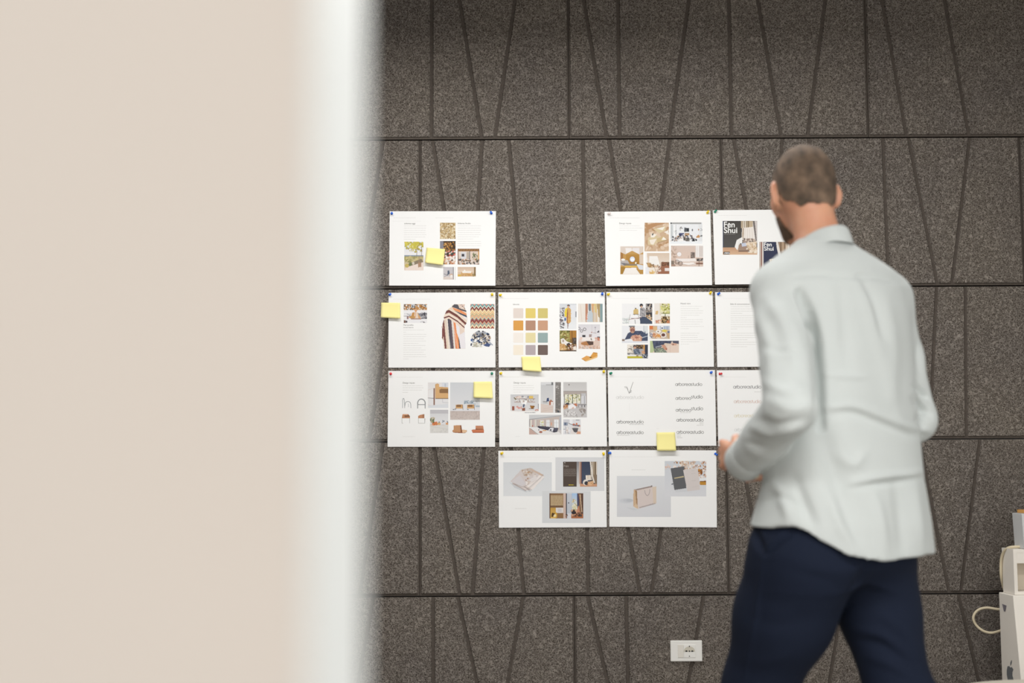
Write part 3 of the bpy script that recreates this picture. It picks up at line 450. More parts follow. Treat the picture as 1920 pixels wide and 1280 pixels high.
for st, w_, c_ in (([(515,630),(516,560)]+arcp(573,555,58,66,180,0)+[(630,560),(630,630)],15,'a9abad'), ([(515,573),(630,573)],12,'a0a2a4'), ([(285,625),(286,530)]+arcp(298,520,14,42,180,0,8)+[(312,530),(318,625)],10,'bdbfc1'), ([(318,600),(325,560)]+arcp(365,560,42,34,180,0,10)+[(410,575),(412,625)],10,'b3b5b7'), ([(372,560),(375,610)],7,'c4c6c8')): H.stroke(st, w_, c_, lay)
for x, flip in ((272,0),(523,1)):
    im = Img(x,716,x+(125 if not flip else 95),782,'c68f6a',5,64+flip,.03)
    if not flip: im.P([(312,735),(375,722),(398,762),(315,765)],'8a6248').R(272,716,290,782,'b37c58').P([(272,716),(375,716),(360,735),(290,735)],'d9a27c').cut([(282,718),(370,718),(398,750),(396,782),(272,782)])
    else: im.P([(590,716),(618,716),(618,780),(590,780)],'a8785c').cut([(548,730),(618,716),(618,782),(523,782),(523,745)])
    H.img(im); l2 = H.nl(); w_ = 125 if not flip else 105
    for st in ([(x+4,782),(x+4,858),(x+22,858)] if not flip else [(x+4,782),(x+4,858),(x+w_-4,858),(x+w_,785)], [(x+w_-4,782),(x+w_-4,858)]): H.stroke(st, 3.5, '77756f', l2)
for pts, col, dk, x0, x1 in (([(1065,890),(1180,885),(1190,955),(1265,960),(1268,985),(1240,1005),(1180,1008),(1065,1000),(1045,985),(1048,960),(1062,955)],'c8976f',[(1165,890),(1185,890),(1195,1005),(1175,1005)],1040,1275),([(1400,893),(1515,895),(1522,955),(1528,965),(1525,1003),(1355,1003),(1338,965),(1345,955),(1400,950)],'c98a68',[(1405,942),(1522,948),(1525,956),(1345,957)],1335,1535)):
    im = Img(x0,885,x1,1012,col,5,71,.03); im.P(dk,'8a553c').R(x0,995,x1,1012,'9c6248')
    if x0 == 1040: im.P([(1195,960),(1265,960),(1262,1000),(1200,1003)],'e8c4a0')
    else: im.P([(1335,957),(1530,957),(1530,1010),(1335,1010)],'cf7f5c').R(1335,995,1535,1012,'a8583c')
    im.cut(pts); H.img(im)

# ---- I: grey interiors
I = Sheet((928,688), 8.152, (60,58), (1695,47), (1712,1212), (68,1218), .003, 'white sheet with five cool grey interior photos, below the colour swatches')
I.para(140, 620, [152], 'dddcd4'); I.text(288, 250, 470, 'Design inputs', '55524c', 1); I.para(280, 620, [281,315,348,383], 'dad9d6', 5, [590,0,580,400]); I.para(310,390,[1060],'e2e1df')
i = Img(238,418,668,692,'d6d5d6',6,81,.02).G(238,418,668,692,'cfcfd1','e2e0e0').R(310,480,615,487,'8a604c').R(295,530,615,537,'a06c54').N(315,450,400,478,['e8d4c8','f2e8e0','c4a494'],16,13).R(520,440,585,480,'e6c46c').N(400,445,520,480,['f4f2f0','8c8a90','d8d4d0'],18,11).P([(460,495),(520,495),(520,525),(480,515)],'3f4a50').N(320,495,610,528,['f0eeec','b8a89c','77746e','e6dcd4'],30,11).N(290,470,325,500,['8a7850','6c6444'],6,11).N(410,520,500,560,['fbfbfa'],12,16).R(262,598,298,662,'9c5c4c').N(310,600,390,640,['e8b8b0','f4dcd6','d89c94'],12,13).P([(412,630),(460,620),(462,675),(412,675)],'8f5a48').E(440,590,14,26,'55627c',15).N(400,600,420,630,['c46c50'],3,9).P([(535,590),(605,588),(595,625),(575,635),(550,630)],'94622c').N(540,590,600,625,['b5803c','6c4420'],9,9).R(520,632,600,640,'6a4a3a').N(620,640,668,668,['c4705c','e4a894'],8,11).R(660,560,668,640,'4a5064').G(238,668,668,692,'ece8e6','f4f2f0').R(455,690,615,692,'55565a')
i.cut([(238,418),(668,418),(668,672),(625,690),(260,676),(238,668)]); I.img(i); I.para(455, 620, [697], '77777a', 6)
i = Img(700,230,1008,698,'d2d3d5',6,82,.015).G(700,230,890,698,'c9cacc','dddcdc').R(700,230,890,272,'dbdcde').R(780,266,890,274,'8c8c8e').R(862,230,890,275,'77787a').R(893,230,922,698,'ebeaea').G(922,230,1008,640,'86827f','7a7672').N(925,240,1005,620,['8e8a86','74706c','a09c98'],50,8).N(935,285,975,350,['d2d0ce','b8b4b0'],8,11).R(922,635,1008,698,'8f8884').N(930,640,1000,690,['a8a09a','77706a'],18,13).E(968,678,16,16,'4c5058').P([(700,560),(890,590),(890,698),(700,698)],'dccdc5').L([(740,640),(890,610)],4,'c8b4a8').L([(720,675),(890,640)],4,'cab8ac').P([(795,475),(822,468),(828,520),(785,532)],'3f4e74').L([(735,525),(790,530)],7,'3c3a40').L([(735,545),(805,548)],5,'6c6a70').P([(830,520),(890,520),(892,575),(830,580)],'b06c54').P([(852,532),(890,530),(890,580),(855,582)],'ece6e2').E(855,512,14,14,'a8745c'); I.img(i)
i = Img(1045,230,1405,770,'d6d4d4',6,83,.02).G(1045,230,1395,366,'c9c7c6','d3d1d0').R(1045,366,1405,371,'6a6764').R(1045,371,1405,450,'b3a9a3').E(1132,270,10,10,'77746f').R(1060,418,1310,550,'e8e6d4').N(1062,420,1310,548,['a8a878','f4f2e6','d6c88c','8c9068','e4ddb8'],60,13)
for x in (1060,1118,1182,1245,1306): i.R(x,415,x+7,560,'5a5852')
i.R(1182,418,1192,580,'3f4c46').R(1320,400,1395,570,'c4c3c6').V_(1322,440,1392,568,['d8d8dc','b0b0b4','ececf0'],14).R(1390,400,1405,560,'a8a09c').R(1045,560,1405,640,'b9b5b3').N(1045,570,1110,640,['b47c50','8c5c3c','d8a880'],20,17).E(1110,560,28,16,'44424a').P([(1120,590),(1180,560),(1240,600),(1240,660),(1120,650)],'f2f0f1').P([(1200,560),(1245,555),(1262,590),(1235,600)],'c47c5c').P([(1170,630),(1200,605),(1215,660),(1180,660)],'dcb6a0').R(1275,572,1405,580,'6c6a70').V_(1278,580,1400,612,['9c9a9c','d6d4d4','77757a'],14).P([(1045,650),(1405,610),(1405,770),(1045,770)],'c9c6c6').N(1050,670,1270,768,['e6e4e4','b8b4b4','d2cecc','a8a4a2'],60,13).N(1300,640,1405,740,['a8a09a','938b86'],14,20); I.img(i)
i = Img(522,728,1015,1030,'d0cbc9',6,84,.015).P([(522,728),(1015,728),(1015,745),(720,795),(522,795)],'d0d1d3').L([(522,800),(1015,742)],6,'77767a').P([(522,800),(640,800),(640,915),(522,915)],'b5b0ae').V_(522,805,632,910,['e4e2d8','8c8a8c','dcc8c2','f0efe8','c2bab4'],14).P([(640,800),(1015,750),(1015,960),(640,910)],'c6b9b2')
for x, w_ in ((690,55),(785,50),(905,68)): i.R(x,812-(x-690)*.05,x+w_,905+(x-690)*.1,'eceef0'); i.R(x+w_/2-2,812,x+w_/2+2,905+(x-690)*.1,'a8a6a6'); i.R(x,850,x+w_,853,'a8a6a6')
i.N(690,815,742,895,['c9cc84','e2ce5c','b0b488'],12,11).R(985,760,1015,960,'b9bcc4').P([(522,915),(660,920),(980,990),(1015,1030),(522,1030)],'ebe9e8').P([(522,920),(650,1030),(522,1030)],'c9aca2').L([(545,940),(660,1028)],5,'55504e').P([(655,900),(720,900),(850,915),(970,935),(950,990),(900,1000),(820,970),(670,935)],'44434f').P([(850,925),(900,930),(885,985),(815,965)],'e6e5ea').P([(690,905),(845,920),(845,935),(700,918)],'55545e').P([(905,925),(965,930),(945,980),(905,975)],'5a5966').E(852,960,13,12,'3a3842').E(700,992,26,16,'a86a58').P([(725,965),(790,960),(780,975),(730,975)],'dba05c').E(670,960,9,8,'3a4050').E(575,900,9,12,'b5684c').N(655,895,675,915,['3a3840'],4,9).R(855,845,870,890,'e0a080'); I.img(i)
i = Img(1045,798,1312,1025,'dfdfe2',6,85,.02).V_(1045,798,1190,860,['e6e6ea','d2d2d8','f0f0f2'],18).R(1050,845,1110,892,'7a8498').V_(1050,850,1110,885,['5c6880','a4acbc','8490a4'],8).N(1050,900,1140,1020,['f0f0f2','c4c4ca','d8ccc4'],30,17).L([(1080,890),(1078,1020)],5,'a8acb8').L([(1125,860),(1190,885)],7,'3f4048').P([(1180,870),(1300,885),(1300,910),(1190,900)],'8c8488').E(1205,875,16,12,'c46c50').E(1248,868,14,16,'cf7c5c').E(1280,900,22,9,'6c6470').R(1235,805,1290,815,'8c8c90').P([(1290,880),(1305,900),(1300,915),(1285,900)],'d88c60').P([(1180,905),(1312,920),(1312,1025),(1150,1025)],'e4dedb').P([(1178,935),(1275,932),(1258,990),(1235,1000),(1205,990)],'5c5a5e').E(1226,936,48,10,'77757a').P([(1262,980),(1312,985),(1312,1025),(1240,1025)],'dba88c'); I.img(i)

# ---- J: logo variants
J = Sheet((1132,688), 7.665, (58,45), (1597,42), (1615,1130), (72,1135), .003, 'white sheet of grey studio lettering variants under a sketched sprig')
J.para(160, 700, [142], 'eceae7')
GR = '7f7d7b'
J.logo(1030, 268, 1412, 'arboreastudio', GR); J.logo(1033, 468, 1250, 'arborea', GR); J.logo(1258, 448, 1420, 'studio', GR); J.logo(1036, 637, 1252, 'arborea', GR); J.logo(1258, 617, 1424, 'studio', GR)
J.para(1100, 1250, [655], 'cccbc9', 5); J.logo(1046, 780, 1432, 'arboreastudio', '7a7876'); J.logo(1048, 955, 1435, 'arboreastudio', GR); J.logo(185, 808, 570, 'arboreastudio', GR); J.logo(185, 960, 570, 'arboreastudio', GR)
J.logo(180, 455, 575, 'arboreastudio', 'd0cfcd', .11); J.para(365, 575, [826], 'b9b7b5', 5); J.para(190, 375, [980], 'b9b7b5', 5); J.para(1375, 1432, [795,815], 'c6c5c3', 5); J.para(1335, 1432, [835], 'c6c5c3', 5); J.para(1048, 1110, [972,992], 'c0bfbd', 5); J.para(1048, 1130, [1015], 'b9b7b5', 5)
l_ = J.nl(); J.stroke([(330,290),(365,378),(422,215)], 6, '8f8d8b', l_); J.stroke(arcp(388,348,10,18,0,360,10), 3, '9a9896', l_); J.stroke([(372,372),(385,352),(395,335)], 4, '9a9896', l_)
J.stroke(arcp(318,288,16,12,0,360,10)+[(345,320)], 3, 'b0aeac', l_); J.stroke([(296,280),(340,300),(352,330)], 3, 'b8b6b4', l_); J.para(755,800,[885],'eceaea'); J.stroke([(368,520),(368,640)],2,'e6e4e2',l_)

# ---- K: coloured logos
K = Sheet((1335,685), 8, (70,72), (1680,64), (1700,1204), (92,1212), .003, 'white sheet of coloured studio lettering, right one of the third row by the hand')
K.para(200, 520, [174], 'e8e7e5'); K.logo(320, 343, 735, 'arboreastudio', '77757a'); K.logo(328, 562, 738, 'arboreastudio', 'dcb4a4', .14); K.logo(332, 775, 742, 'arboreastudio', 'ece0b8', .14); K.logo(336, 985, 746, 'arboreastudio', 'd8dadb', .14); K.para(635, 735, [396], 'cfcecc', 5)

# ---- L: magazine mock-ups
Ls = Sheet((928,838), 8.152, (52,55), (1697,45), (1708,1222), (62,1230), .003, 'white sheet with magazine mock-ups on pale grey, left of the bottom pair')
Ls.para(130, 850, [152], 'ecebea'); Ls.para(305, 490, [938], 'd8d7d5', 5)
i = Img(128,232,868,748,'dfe1e3',8,91,.01).G(128,232,868,748,'dadde0','e6e8ea').P([(215,530),(270,560),(470,672),(540,680),(760,470),(700,500),(480,690),(300,620)],'cfd1d5')
for q in range(5): o_ = q*26; i.P([(262+o_,560+q*8-(q*18)),(470+o_,668-q*4),(760+q*3-10,440+q*3),(560+q*14,320+q*14)], ['c9bdb8','e6dcd8','b5aaa6','dccfc9','efe8e4'][q])
i.P([(235,525),(400,345),(540,315),(700,395),(640,470),(480,585),(430,610)],'d8cfcd').P([(400,345),(540,315),(610,360),(560,430),(440,440)],'cdc0b8').E(500,395,40,24,'c2986c').N(420,340,620,440,['d6cac2','e4dcd6','b8a08c','c9b8ac'],30,17).P([(560,330),(740,420),(720,445),(540,345)],'d0b9a8').P([(250,520),(380,430),(470,560),(400,600)],'d9d4d6').N(470,480,540,580,['b08c74','d8c8bc','f0eae6'],14,16).P([(520,500),(620,440),(650,480),(580,540)],'e6e0de').L([(265,545),(465,668),(740,425)],4,'8c8486').L([(300,560),(430,612),(500,575)],4,'6c6668').L([(440,610),(640,500)],3,'c8bab2').L([(500,660),(700,470)],3,'a89c96'); Ls.img(i)
i = Img(925,155,1672,668,'dfe0e2',8,92,.008); Ls.img(i); i = Img(722,672,1462,1158,'dddfe1',8,93,.008); Ls.img(i)
i = Img(1042,222,1560,603,'564a43',6,94,.015).R(1257,222,1300,603,'a8adb4').G(1250,222,1300,603,'8a8a8e','e0dedd').R(1285,222,1330,560,'c4a898').R(1310,222,1325,560,'7a5044').R(1325,222,1460,560,'414a60').G(1335,222,1450,500,'3e465a','4b5468').P([(1450,222),(1560,222),(1560,560),(1530,560),(1500,460)],'8c7864').V_(1460,222,1558,420,['b5a48c','e4d8c8','7a6854','cbb9a2'],12).P([(1450,222),(1470,222),(1500,440),(1530,550),(1505,540),(1475,430)],'e6ded4').R(1300,560,1560,603,'cf9c7c').P([(1385,435),(1475,425),(1478,500),(1395,510)],'efe6dc').V_(1390,430,1470,490,['f4ece2','cabba8','e2d6c8'],10).E(1385,540,40,44,'e6e0d8').E(1400,550,34,30,'3f4048').P([(1415,530),(1510,515),(1500,580),(1440,590)],'dfb48c').N(1420,520,1505,580,['e8c8a4','cf9f74'],12,11).N(1060,236,1072,250,['e4e0dc'],3,8); Ls.img(i)
Ls.text(1055, 306, 1125, 'Fen', 'a89f98', 1, 0); Ls.poly([(1083,277),(1090,277),(1096,284),(1090,284)], 'a89f98'); Ls.para(1055, 1245, [335,352,369,386,403,420,438], '8f867f', 6, [1230]); Ls.para(1125, 1205, [577], 'd6c23c', 10)
i = Img(832,705,1350,1088,'8c6c50',6,95,.02).R(832,705,848,1088,'6a5044').R(848,730,1045,900,'a3855f').R(848,890,1045,920,'7c6048').R(1045,705,1085,1088,'d6bdb0').R(1085,705,1100,1030,'3a3c4c').G(1100,705,1175,1088,'ccd0d8','bfc4cc').E(1126,852,9,10,'4a4c58').R(1175,705,1260,990,'b4cbe8').G(1180,705,1258,990,'a8c8ec','efe4c8').N(1180,800,1255,980,['e2d8a4','f0ecd8','b8c08c','c9b088'],36,13).R(1255,705,1285,900,'4a4a68').P([(1268,705),(1350,705),(1350,1088),(1330,1060),(1300,880)],'7a5a48').V_(1300,705,1350,960,['8c6c54','5c4438','b59880'],10).P([(1290,720),(1310,720),(1335,1000),(1320,1000)],'c4a88c')
i.R(1165,1020,1350,1088,'b0704c').N(1165,960,1330,1050,['3f3430','5c4a44','8c6450','d8a888'],40,20).P([(1250,960),(1285,890),(1300,990),(1260,1000)],'c98c70').E(1205,1000,36,26,'3a3234').R(1108,1010,1165,1088,'dcdce0').N(1085,1030,1110,1085,['8c4c3c','3c3430'],8,9).G(848,925,930,1088,'c49a4c','e0b868').R(930,925,1045,1005,'e2dcd8').R(960,940,1020,990,'cfcacd').E(925,1040,40,44,'d6a848').E(915,1045,20,24,'f0e0b0').P([(870,1000),(920,1010),(880,1070),(860,1060)],'5c4428').R(950,1010,1045,1088,'94704c'); Ls.img(i)
Ls.para(852, 1042, [745,760,775,790,806,822,838,854,870,886], 'd6c2a0', 7)

# ---- M: paper bag
Mm = Sheet((1132,838), 8.15, (85,42), (1720,50), (1727,1225), (85,1215), .003, 'white sheet with a beige paper shopping bag photo, right of the bottom pair')
Mm.para(160, 900, [148], 'e6e5e3'); Mm.para(425, 640, [348], 'dad9d7', 5)
i = Img(200,440,1025,1065,'dedfe2',8,97,.006).G(200,440,1025,1065,'e0e2e5','dadbdf').E(330,820,125,46,'d9dbdf').E(345,818,100,36,'d2d4d9').E(370,815,75,28,'cbcdd3').E(395,812,50,22,'c3c6cc').P([(330,915),(450,930),(540,960),(440,962)],'d3d5d9')
i.P([(455,650),(735,590),(742,610),(505,665)],'9c8c86').P([(455,650),(510,660),(520,945),(450,905)],'d3b494').P([(480,660),(512,662),(520,890),(500,870)],'a3825f').P([(450,905),(500,860),(520,945)],'dcc2a4').P([(505,660),(742,608),(800,600),(805,858),(740,880),(520,945)],'dccfca').P([(742,608),(800,600),(805,858),(760,870)],'ddccba').R(725,585,740,603,'6a5c58').L([(625,660),(632,700),(650,735),(668,740),(690,720),(700,685),(702,645)],5,'7a6e74'); Mm.img(i)
l_ = Mm.nl(); nch = 13; rr = random.Random(4)
for q, ch in enumerate('arboreastudio'):
    x = 545+q*19; yb = 930-(x-545)*.265; w_ = 13
    J_ = {'a':1,'b':2,'d':2,'r':3,'o':1,'e':1,'s':3,'t':2,'u':1,'i':3}[ch]
    Mm.stroke(arcp(x+6, yb-8, 6, 8, 0, 360, 8), 3.5, '7c7378', l_)
    if J_ == 2: Mm.stroke([(x+12, yb), (x+12, yb-24)], 3.5, '7c7378', l_)
i = Img(932,212,1565,752,'dcdee2',7,98,.01).G(932,212,1565,752,'d2d6dc','dfe0e4').N(1060,212,1565,470,['d8b8a0','efe4dc','b58c70','c9986c','e6d2c4','a87850','f4ece6','cfa488'],170,17).N(1180,215,1400,330,['efe6de','e0ccbc','c9b4a4'],50,17).N(1430,340,1500,410,['a86c28','c98a3c','8a5420'],22,17).R(1465,470,1565,515,'eceef0').P([(1467,525),(1565,518),(1565,578),(1467,575)],'c4903c').P([(1467,520),(1565,512),(1565,530),(1467,535)],'8c5c24').N(940,270,1020,330,['e4ccc0','d8b4a4'],12,13)
i.P([(1020,325),(1230,292),(1262,625),(1080,655)],'66676a').P([(1075,468),(1222,440),(1224,458),(1080,482)],'cdbd94').P([(1212,350),(1410,318),(1440,340),(1470,650),(1278,675)],'dad2cf').L([(1340,515),(1405,508)],3,'bab2ae').L([(1340,405),(1400,398)],3,'c4bcb8').L([(1345,610),(1460,590)],3,'cac2be').L([(1338,360),(1385,355)],3,'c4bcb8').P([(1035,560),(1060,550),(1060,575),(1030,575)],'6c6e78').P([(1080,655),(1262,625),(1280,680),(1100,690)],'d6d8dc'); Mm.img(i)
SHEETS = [A, B, Cs, D, E, F, G, H, I, J, K, Ls, Mm]
for s in SHEETS: s.build()

# ---------------------------------------------------------------- sticky notes
M_note = mat('yellow_note_paper', 'f4ea9e', .75); M_pencil = mat('pencil_line', 'd8cf86', .9)
def note(sh, TL, TR, BR, BL, curl, label, yoff=.0):
    n = 8; V = []; F = []; c = [np.array(p, float) for p in (TL, TR, BR, BL)]
    for f in (0, 1):
        for j in range(n+1):
            for i_ in range(n+1):
                s, t = i_/n, j/n; p = (c[0]*(1-s)+c[1]*s)*(1-t) + (c[3]*(1-s)+c[2]*s)*t
                w = W(*sh.px(*p)); y = min(sh.y(w[2]), sh.y(sh.zt)) - .0009 - yoff - curl*max(0, t-.15)**1.7 - .002*(s-.5)**2*t - f*.0002
                V.append((w[0], y, w[2]))
    m = (n+1)**2
    for j in range(n):
        for i_ in range(n):
            a = j*(n+1)+i_; F.append((a, a+1, a+n+2, a+n+1)); F.append((m+a, m+a+n+1, m+a+n+2, m+a+1))
    ring = [i_ for i_ in range(n+1)] + [j*(n+1)+n for j in range(1, n+1)] + [n*(n+1)+i_ for i_ in range(n-1, -1, -1)] + [j*(n+1) for j in range(n-1, 0, -1)]
    for a, b in zip(ring, ring[1:]+ring[:1]): F.append((a, m+a, m+b, b))
    o = mesh('sticky_note', V, F, None, [M_note, M_pencil], True)
    tag(o, label, 'sticky note', 'yellow sticky notes on the printed sheets'); return o
note(A, (640,635), (918,658), (890,905), (620,868), .016, 'tilted yellow sticky note in the middle of the top left sheet', .002)
note(D, (82,225), (375,230), (380,475), (78,460), .012, 'yellow sticky note sticking out past the left edge of the scarf sheet', .002)
note(E, (395,968), (658,968), (680,1185), (412,1165), .013, 'yellow sticky note hanging over the bottom edge of the colour swatch sheet', .004)
note(H, (1370,225), (1650,222), (1665,482), (1370,470), .014, 'yellow sticky note on the upper right of the tan armchair sheet', .002)
note(J, (755,940), (1020,937), (1035,1203), (760,1203), .010, 'yellow sticky note bridging the lettering sheet and the paper bag sheet', .004)

# ---------------------------------------------------------------- push pins
PC = {'blue': '1f66d8', 'yellow': 'f2cf10', 'green': '1f8a6a', 'red': 'e0303a', 'clear': 'e6d9d4'}
M_pin = {k: mat(k+'_pin_plastic', v, .25, spec=.5) for k, v in PC.items()}; M_steel = mat('steel', 'b8b8b8', .3, metal=1)
def pin(sh, u, v, col, dx, dz, label):
    w = W(*sh.px(u, v)); y0 = sh.y(w[2])-sh.base-.0001; e = empty('push_pin', (w[0], y0, w[2])); ax = (dx, -1, dz)
    a = MB(); a.lathe([(.0048,.0006),(.0052,.0014),(.0048,.0026),(.0026,.0036),(.0024,.0080),(.0030,.0098),(.0044,.0108),(.0045,.0120),(.0036,.0128)], (w[0], y0, w[2]), ax, 14); a.build('plastic_head', e, [M_pin[col]], True)
    b = MB(); b.lathe([(.0005,-.0080),(.0006,.0010)], (w[0], y0, w[2]), ax, 8); b.build('steel_point', e, [M_steel], True)
    tag(e, label, 'push pin', 'push pins holding the printed sheets')
for sh, nm, L in ((A,'the top left sheet',((116,122,'blue','left',.1,0),(1612,120,'blue','right',-.2,.3))),(B,'the sheet of five warm interiors',((125,128,'clear','left',.5,0),(1610,115,'yellow','right',.2,.5))),(Cs,'the magazine cover sheet',((120,100,'green','left',.5,.5),)),
    (D,'the scarf sheet',((212,102,'blue','left',.3,.1),(1798,105,'yellow','right',0,.2))),(E,'the colour swatch sheet',((95,100,'yellow','left',.3,0),(1537,88,'blue','right',0,.2))),(F,'the craftsman sheet',((82,100,'yellow','left',.3,.1),(1663,85,'yellow','right',.2,.4))),(G,'the text only sheet',((92,95,'blue','left',.4,.3),)),
    (H,'the tan armchair sheet',((104,102,'red','left',0,0),(1650,100,'green','right',0,.1))),(I,'the sheet of cool grey interiors',((88,98,'yellow','left',.2,.1),(1663,73,'yellow','right',0,.2))),(J,'the grey lettering sheet',((95,92,'green','left',.3,.1),(1540,80,'blue','right',.1,.1))),(K,'the coloured lettering sheet',((112,125,'red','left',.7,0),)),
    (Ls,'the magazine mock-up sheet',((98,98,'yellow','left',.4,.2),(1660,92,'yellow','right',0,-.5))),(Mm,'the paper bag sheet',((103,90,'blue','left',-.7,0),(1700,98,'blue','right',.8,-.6)))):
    for (u, v, c, side, dx, dz) in L: pin(sh, u, v, c, dx, dz, '%s push pin in the upper %s corner of %s' % (c, side, nm))

# ---------------------------------------------------------------- wall socket
M_plast = mat('white_plastic', 'eeede8', .35, spec=.4); M_dark = mat('black_hole', '101010', .8); M_pl2 = mat('ivory_plastic', 'e6e2d9', .35)
sk = lambda u, v: W(1240+u/16, 1180+v/16)
w0, w1 = sk(272, 950), sk(1215, 315); e = empty('wall_socket', (w0[0], 0, w0[2])); cxm = (sk(832,632)); Rb = lambda u0, v0, u1, v1: (sk(u0, v1), sk(u1, v0))
q = MB(); q.box((w0[0], -.009, w0[2]), (w1[0], -.0002, w1[2])); q.build('cover_plate', e, [M_plast], bevel=.003)
a, b = Rb(488, 448, 655, 828); q = MB(); q.box((a[0], -.0105, a[2]), (b[0], -.0085, b[2])); q.build('blank_module', e, [M_pl2], bevel=.0006)
a, b = Rb(665, 448, 1018, 828); q = MB(); q.box((a[0], -.0105, a[2]), (b[0], -.0085, b[2])); so = q.build('socket_insert', e, [M_plast], bevel=.0006)
cx_, cz_ = cxm[0], cxm[2]; q = MB(); r_ = (b[0]-a[0])*.47
ring = [(cx_+r_*math.cos(math.radians(t)), -.0106, cz_-.001+r_*.86*math.sin(math.radians(t))) for t in range(20, 161, 10)]
q.prism(ring+[(cx_-r_, -.0106, cz_-.002), (cx_+r_, -.0106, cz_-.002)], (0, -.0006, 0)); q.build('recess_face', so, [mat('socket_recess', 'cfcabb', .5)])
for (u, v, ru, rv) in ((742,632,34,20),(832,632,20,20),(918,632,34,20),(832,492,14,24),(832,785,12,16)):
    c = sk(u, v); q = MB(); k = .0128/100; sx = abs(sk(u+ru, v)[0]-c[0]); sz = abs(sk(u, v+rv)[2]-c[2])
    q.prism([(c[0]+sx*math.cos(t*math.pi/8), -.0111, c[2]+sz*math.sin(t*math.pi/8)) for t in range(16)], (0, -.0004, 0)); q.build('contact_hole', so, [M_dark])
tag(e, 'white wall socket with a blank module beside its outlet, low on the felt wall', 'wall socket')

# ---------------------------------------------------------------- boxes, cable and low table at the right edge
M_card = mat('white_cardboard', 'efe9df', .65, noise=.04, nscale=9); M_card2 = mat('cool_white_card', 'cfd0d0', .6); M_in = mat('cream_inner_card', 'd6cbb9', .8)
def P3(px, py, Y): return W(px, py, Y)
x0 = P3(1876, 1200, -.22)[0]; zt_ = P3(1890, 1113, -.3)[2]
e = empty('computer_box', (x0+.3, -.35, 0)); q = MB(); yb, yf0, yf1 = -.22, -.37, -.46
q.hexa([(x0,yf1,0),(x0+.62,yf1,0),(x0+.62,yb,0),(x0,yb,0),(x0,yf0,zt_),(x0+.62,yf0,zt_),(x0+.62,yb,zt_),(x0,yb,zt_)]); q.build('carton', e, [M_card], bevel=.003)
def side(y, z): return (x0-.0006, y, z)
lc_y, lc_z = -.315, P3(1896, 1262, -.315)[2]; h_ = .062
body = [(-.40,.10),(-.30,.34),(-.12,.40),(.02,.33),(.16,.40),(.34,.30),(.22,.12),(.20,-.08),(.30,-.26),(.38,-.30),(.22,-.62),(.08,-.66),(-.04,-.60),(-.18,-.66),(-.32,-.46),(-.42,-.15)]
q = MB(); q.prism([side(lc_y-.092*yy, lc_z+.062*zz) for yy, zz in body], (-.0006, 0, 0)); leaf = [(.02,.46),(.04,.62),(.14,.76),(.20,.80),(.18,.64),(.10,.52)]
q.prism([side(lc_y-.092*yy, lc_z+.062*zz) for yy, zz in leaf], (-.0006, 0, 0)); q.build('fruit_logo', e, [mat('grey_logo_ink', '6e7275', .5)])
q = MB(); la = P3(1884, 1132, -.26); lb = P3(1890, 1147, -.30); q.prism([side(-.255, la[2]), side(-.300, la[2]-.002), side(-.285, lb[2]), side(-.27, lb[2])], (-.0006, 0, 0)); q.build('shipping_label', e, [mat('label_ink', '7d7880', .6, noise=.6, nscale=90)])
q = MB(); q.box((x0+.06, yf0-.0015, zt_-.0125), (x0+.60, yf0+.004, zt_+.0008)); q.build('lid_slot', e, [mat('dark_slot', '2b2420', .8)])
tag(e, 'tall white computer carton with a grey fruit logo on its side, standing on the floor', 'carton box')
x1_ = P3(1888, 1080, -.28)[0]; zb2 = zt_+.001; zt2 = P3(1895, 1028, -.30)[2]; e = empty('open_box', (x1_+.2, -.3, zb2)); t_ = .012; ya, yc = -.355, -.235; X2 = x1_+.42
q = MB(); q.box((x1_, ya, zb2+t_), (x1_+t_, yc-.006, zt2-t_)); q.box((X2-t_, ya, zb2+t_), (X2, yc-.006, zt2-t_)); q.box((x1_, ya, zt2-t_), (X2, yc, zt2)); q.box((x1_, ya, zb2), (X2, yc, zb2+t_)); q.box((x1_, yc-.006, zb2+t_), (X2, yc, zt2-t_)); q.build('shell', e, [M_card])
q = MB(); q.hexa([(x1_+t_,ya+.001,zt2-.05),(X2-t_,ya+.001,zt2-.05),(X2-t_,yc-.01,zt2-.034),(x1_+t_,yc-.01,zt2-.034),(x1_+t_,ya+.001,zt2-t_),(X2-t_,ya+.001,zt2-t_),(X2-t_,yc-.01,zt2-t_),(x1_+t_,yc-.01,zt2-t_)]); q.build('inner_flap', e, [M_card])
q = MB(); q.box((x1_+t_, yc-.03, zb2+t_), (X2-t_, yc-.0062, zt2-.035)); q.build('inner_tray', e, [M_in])
tag(e, 'open white cardboard box lying on top of the logo carton', 'carton box')
x3 = P3(1907, 995, -.30)[0]; zt3 = P3(1910, 962, -.33)[2]; q = MB(); q.hexa([(x3+.003,-.36,zt2+.001),(x3+.3,-.36,zt2+.001),(x3+.3,-.26,zt2+.001),(x3+.003,-.26,zt2+.001),(x3-.002,-.36,zt3),(x3+.3,-.36,zt3),(x3+.3,-.26,zt3),(x3-.002,-.26,zt3)])
tag(q.build('storage_box', None, [M_card2], bevel=.002), 'small bluish white box at the right edge, topmost of the stack', 'box')
zo = P3(1912, 955, -.30)[2]; q = MB(); q.box((x3+.010, -.35, zt3+.0008), (x3+.25, -.28, zo)); tag(q.build('wooden_block', None, [mat('orange_wood', 'e0a860', .5, noise=.15, nscale=30)], bevel=.001), 'orange wooden block lying on the bluish white box', 'block')
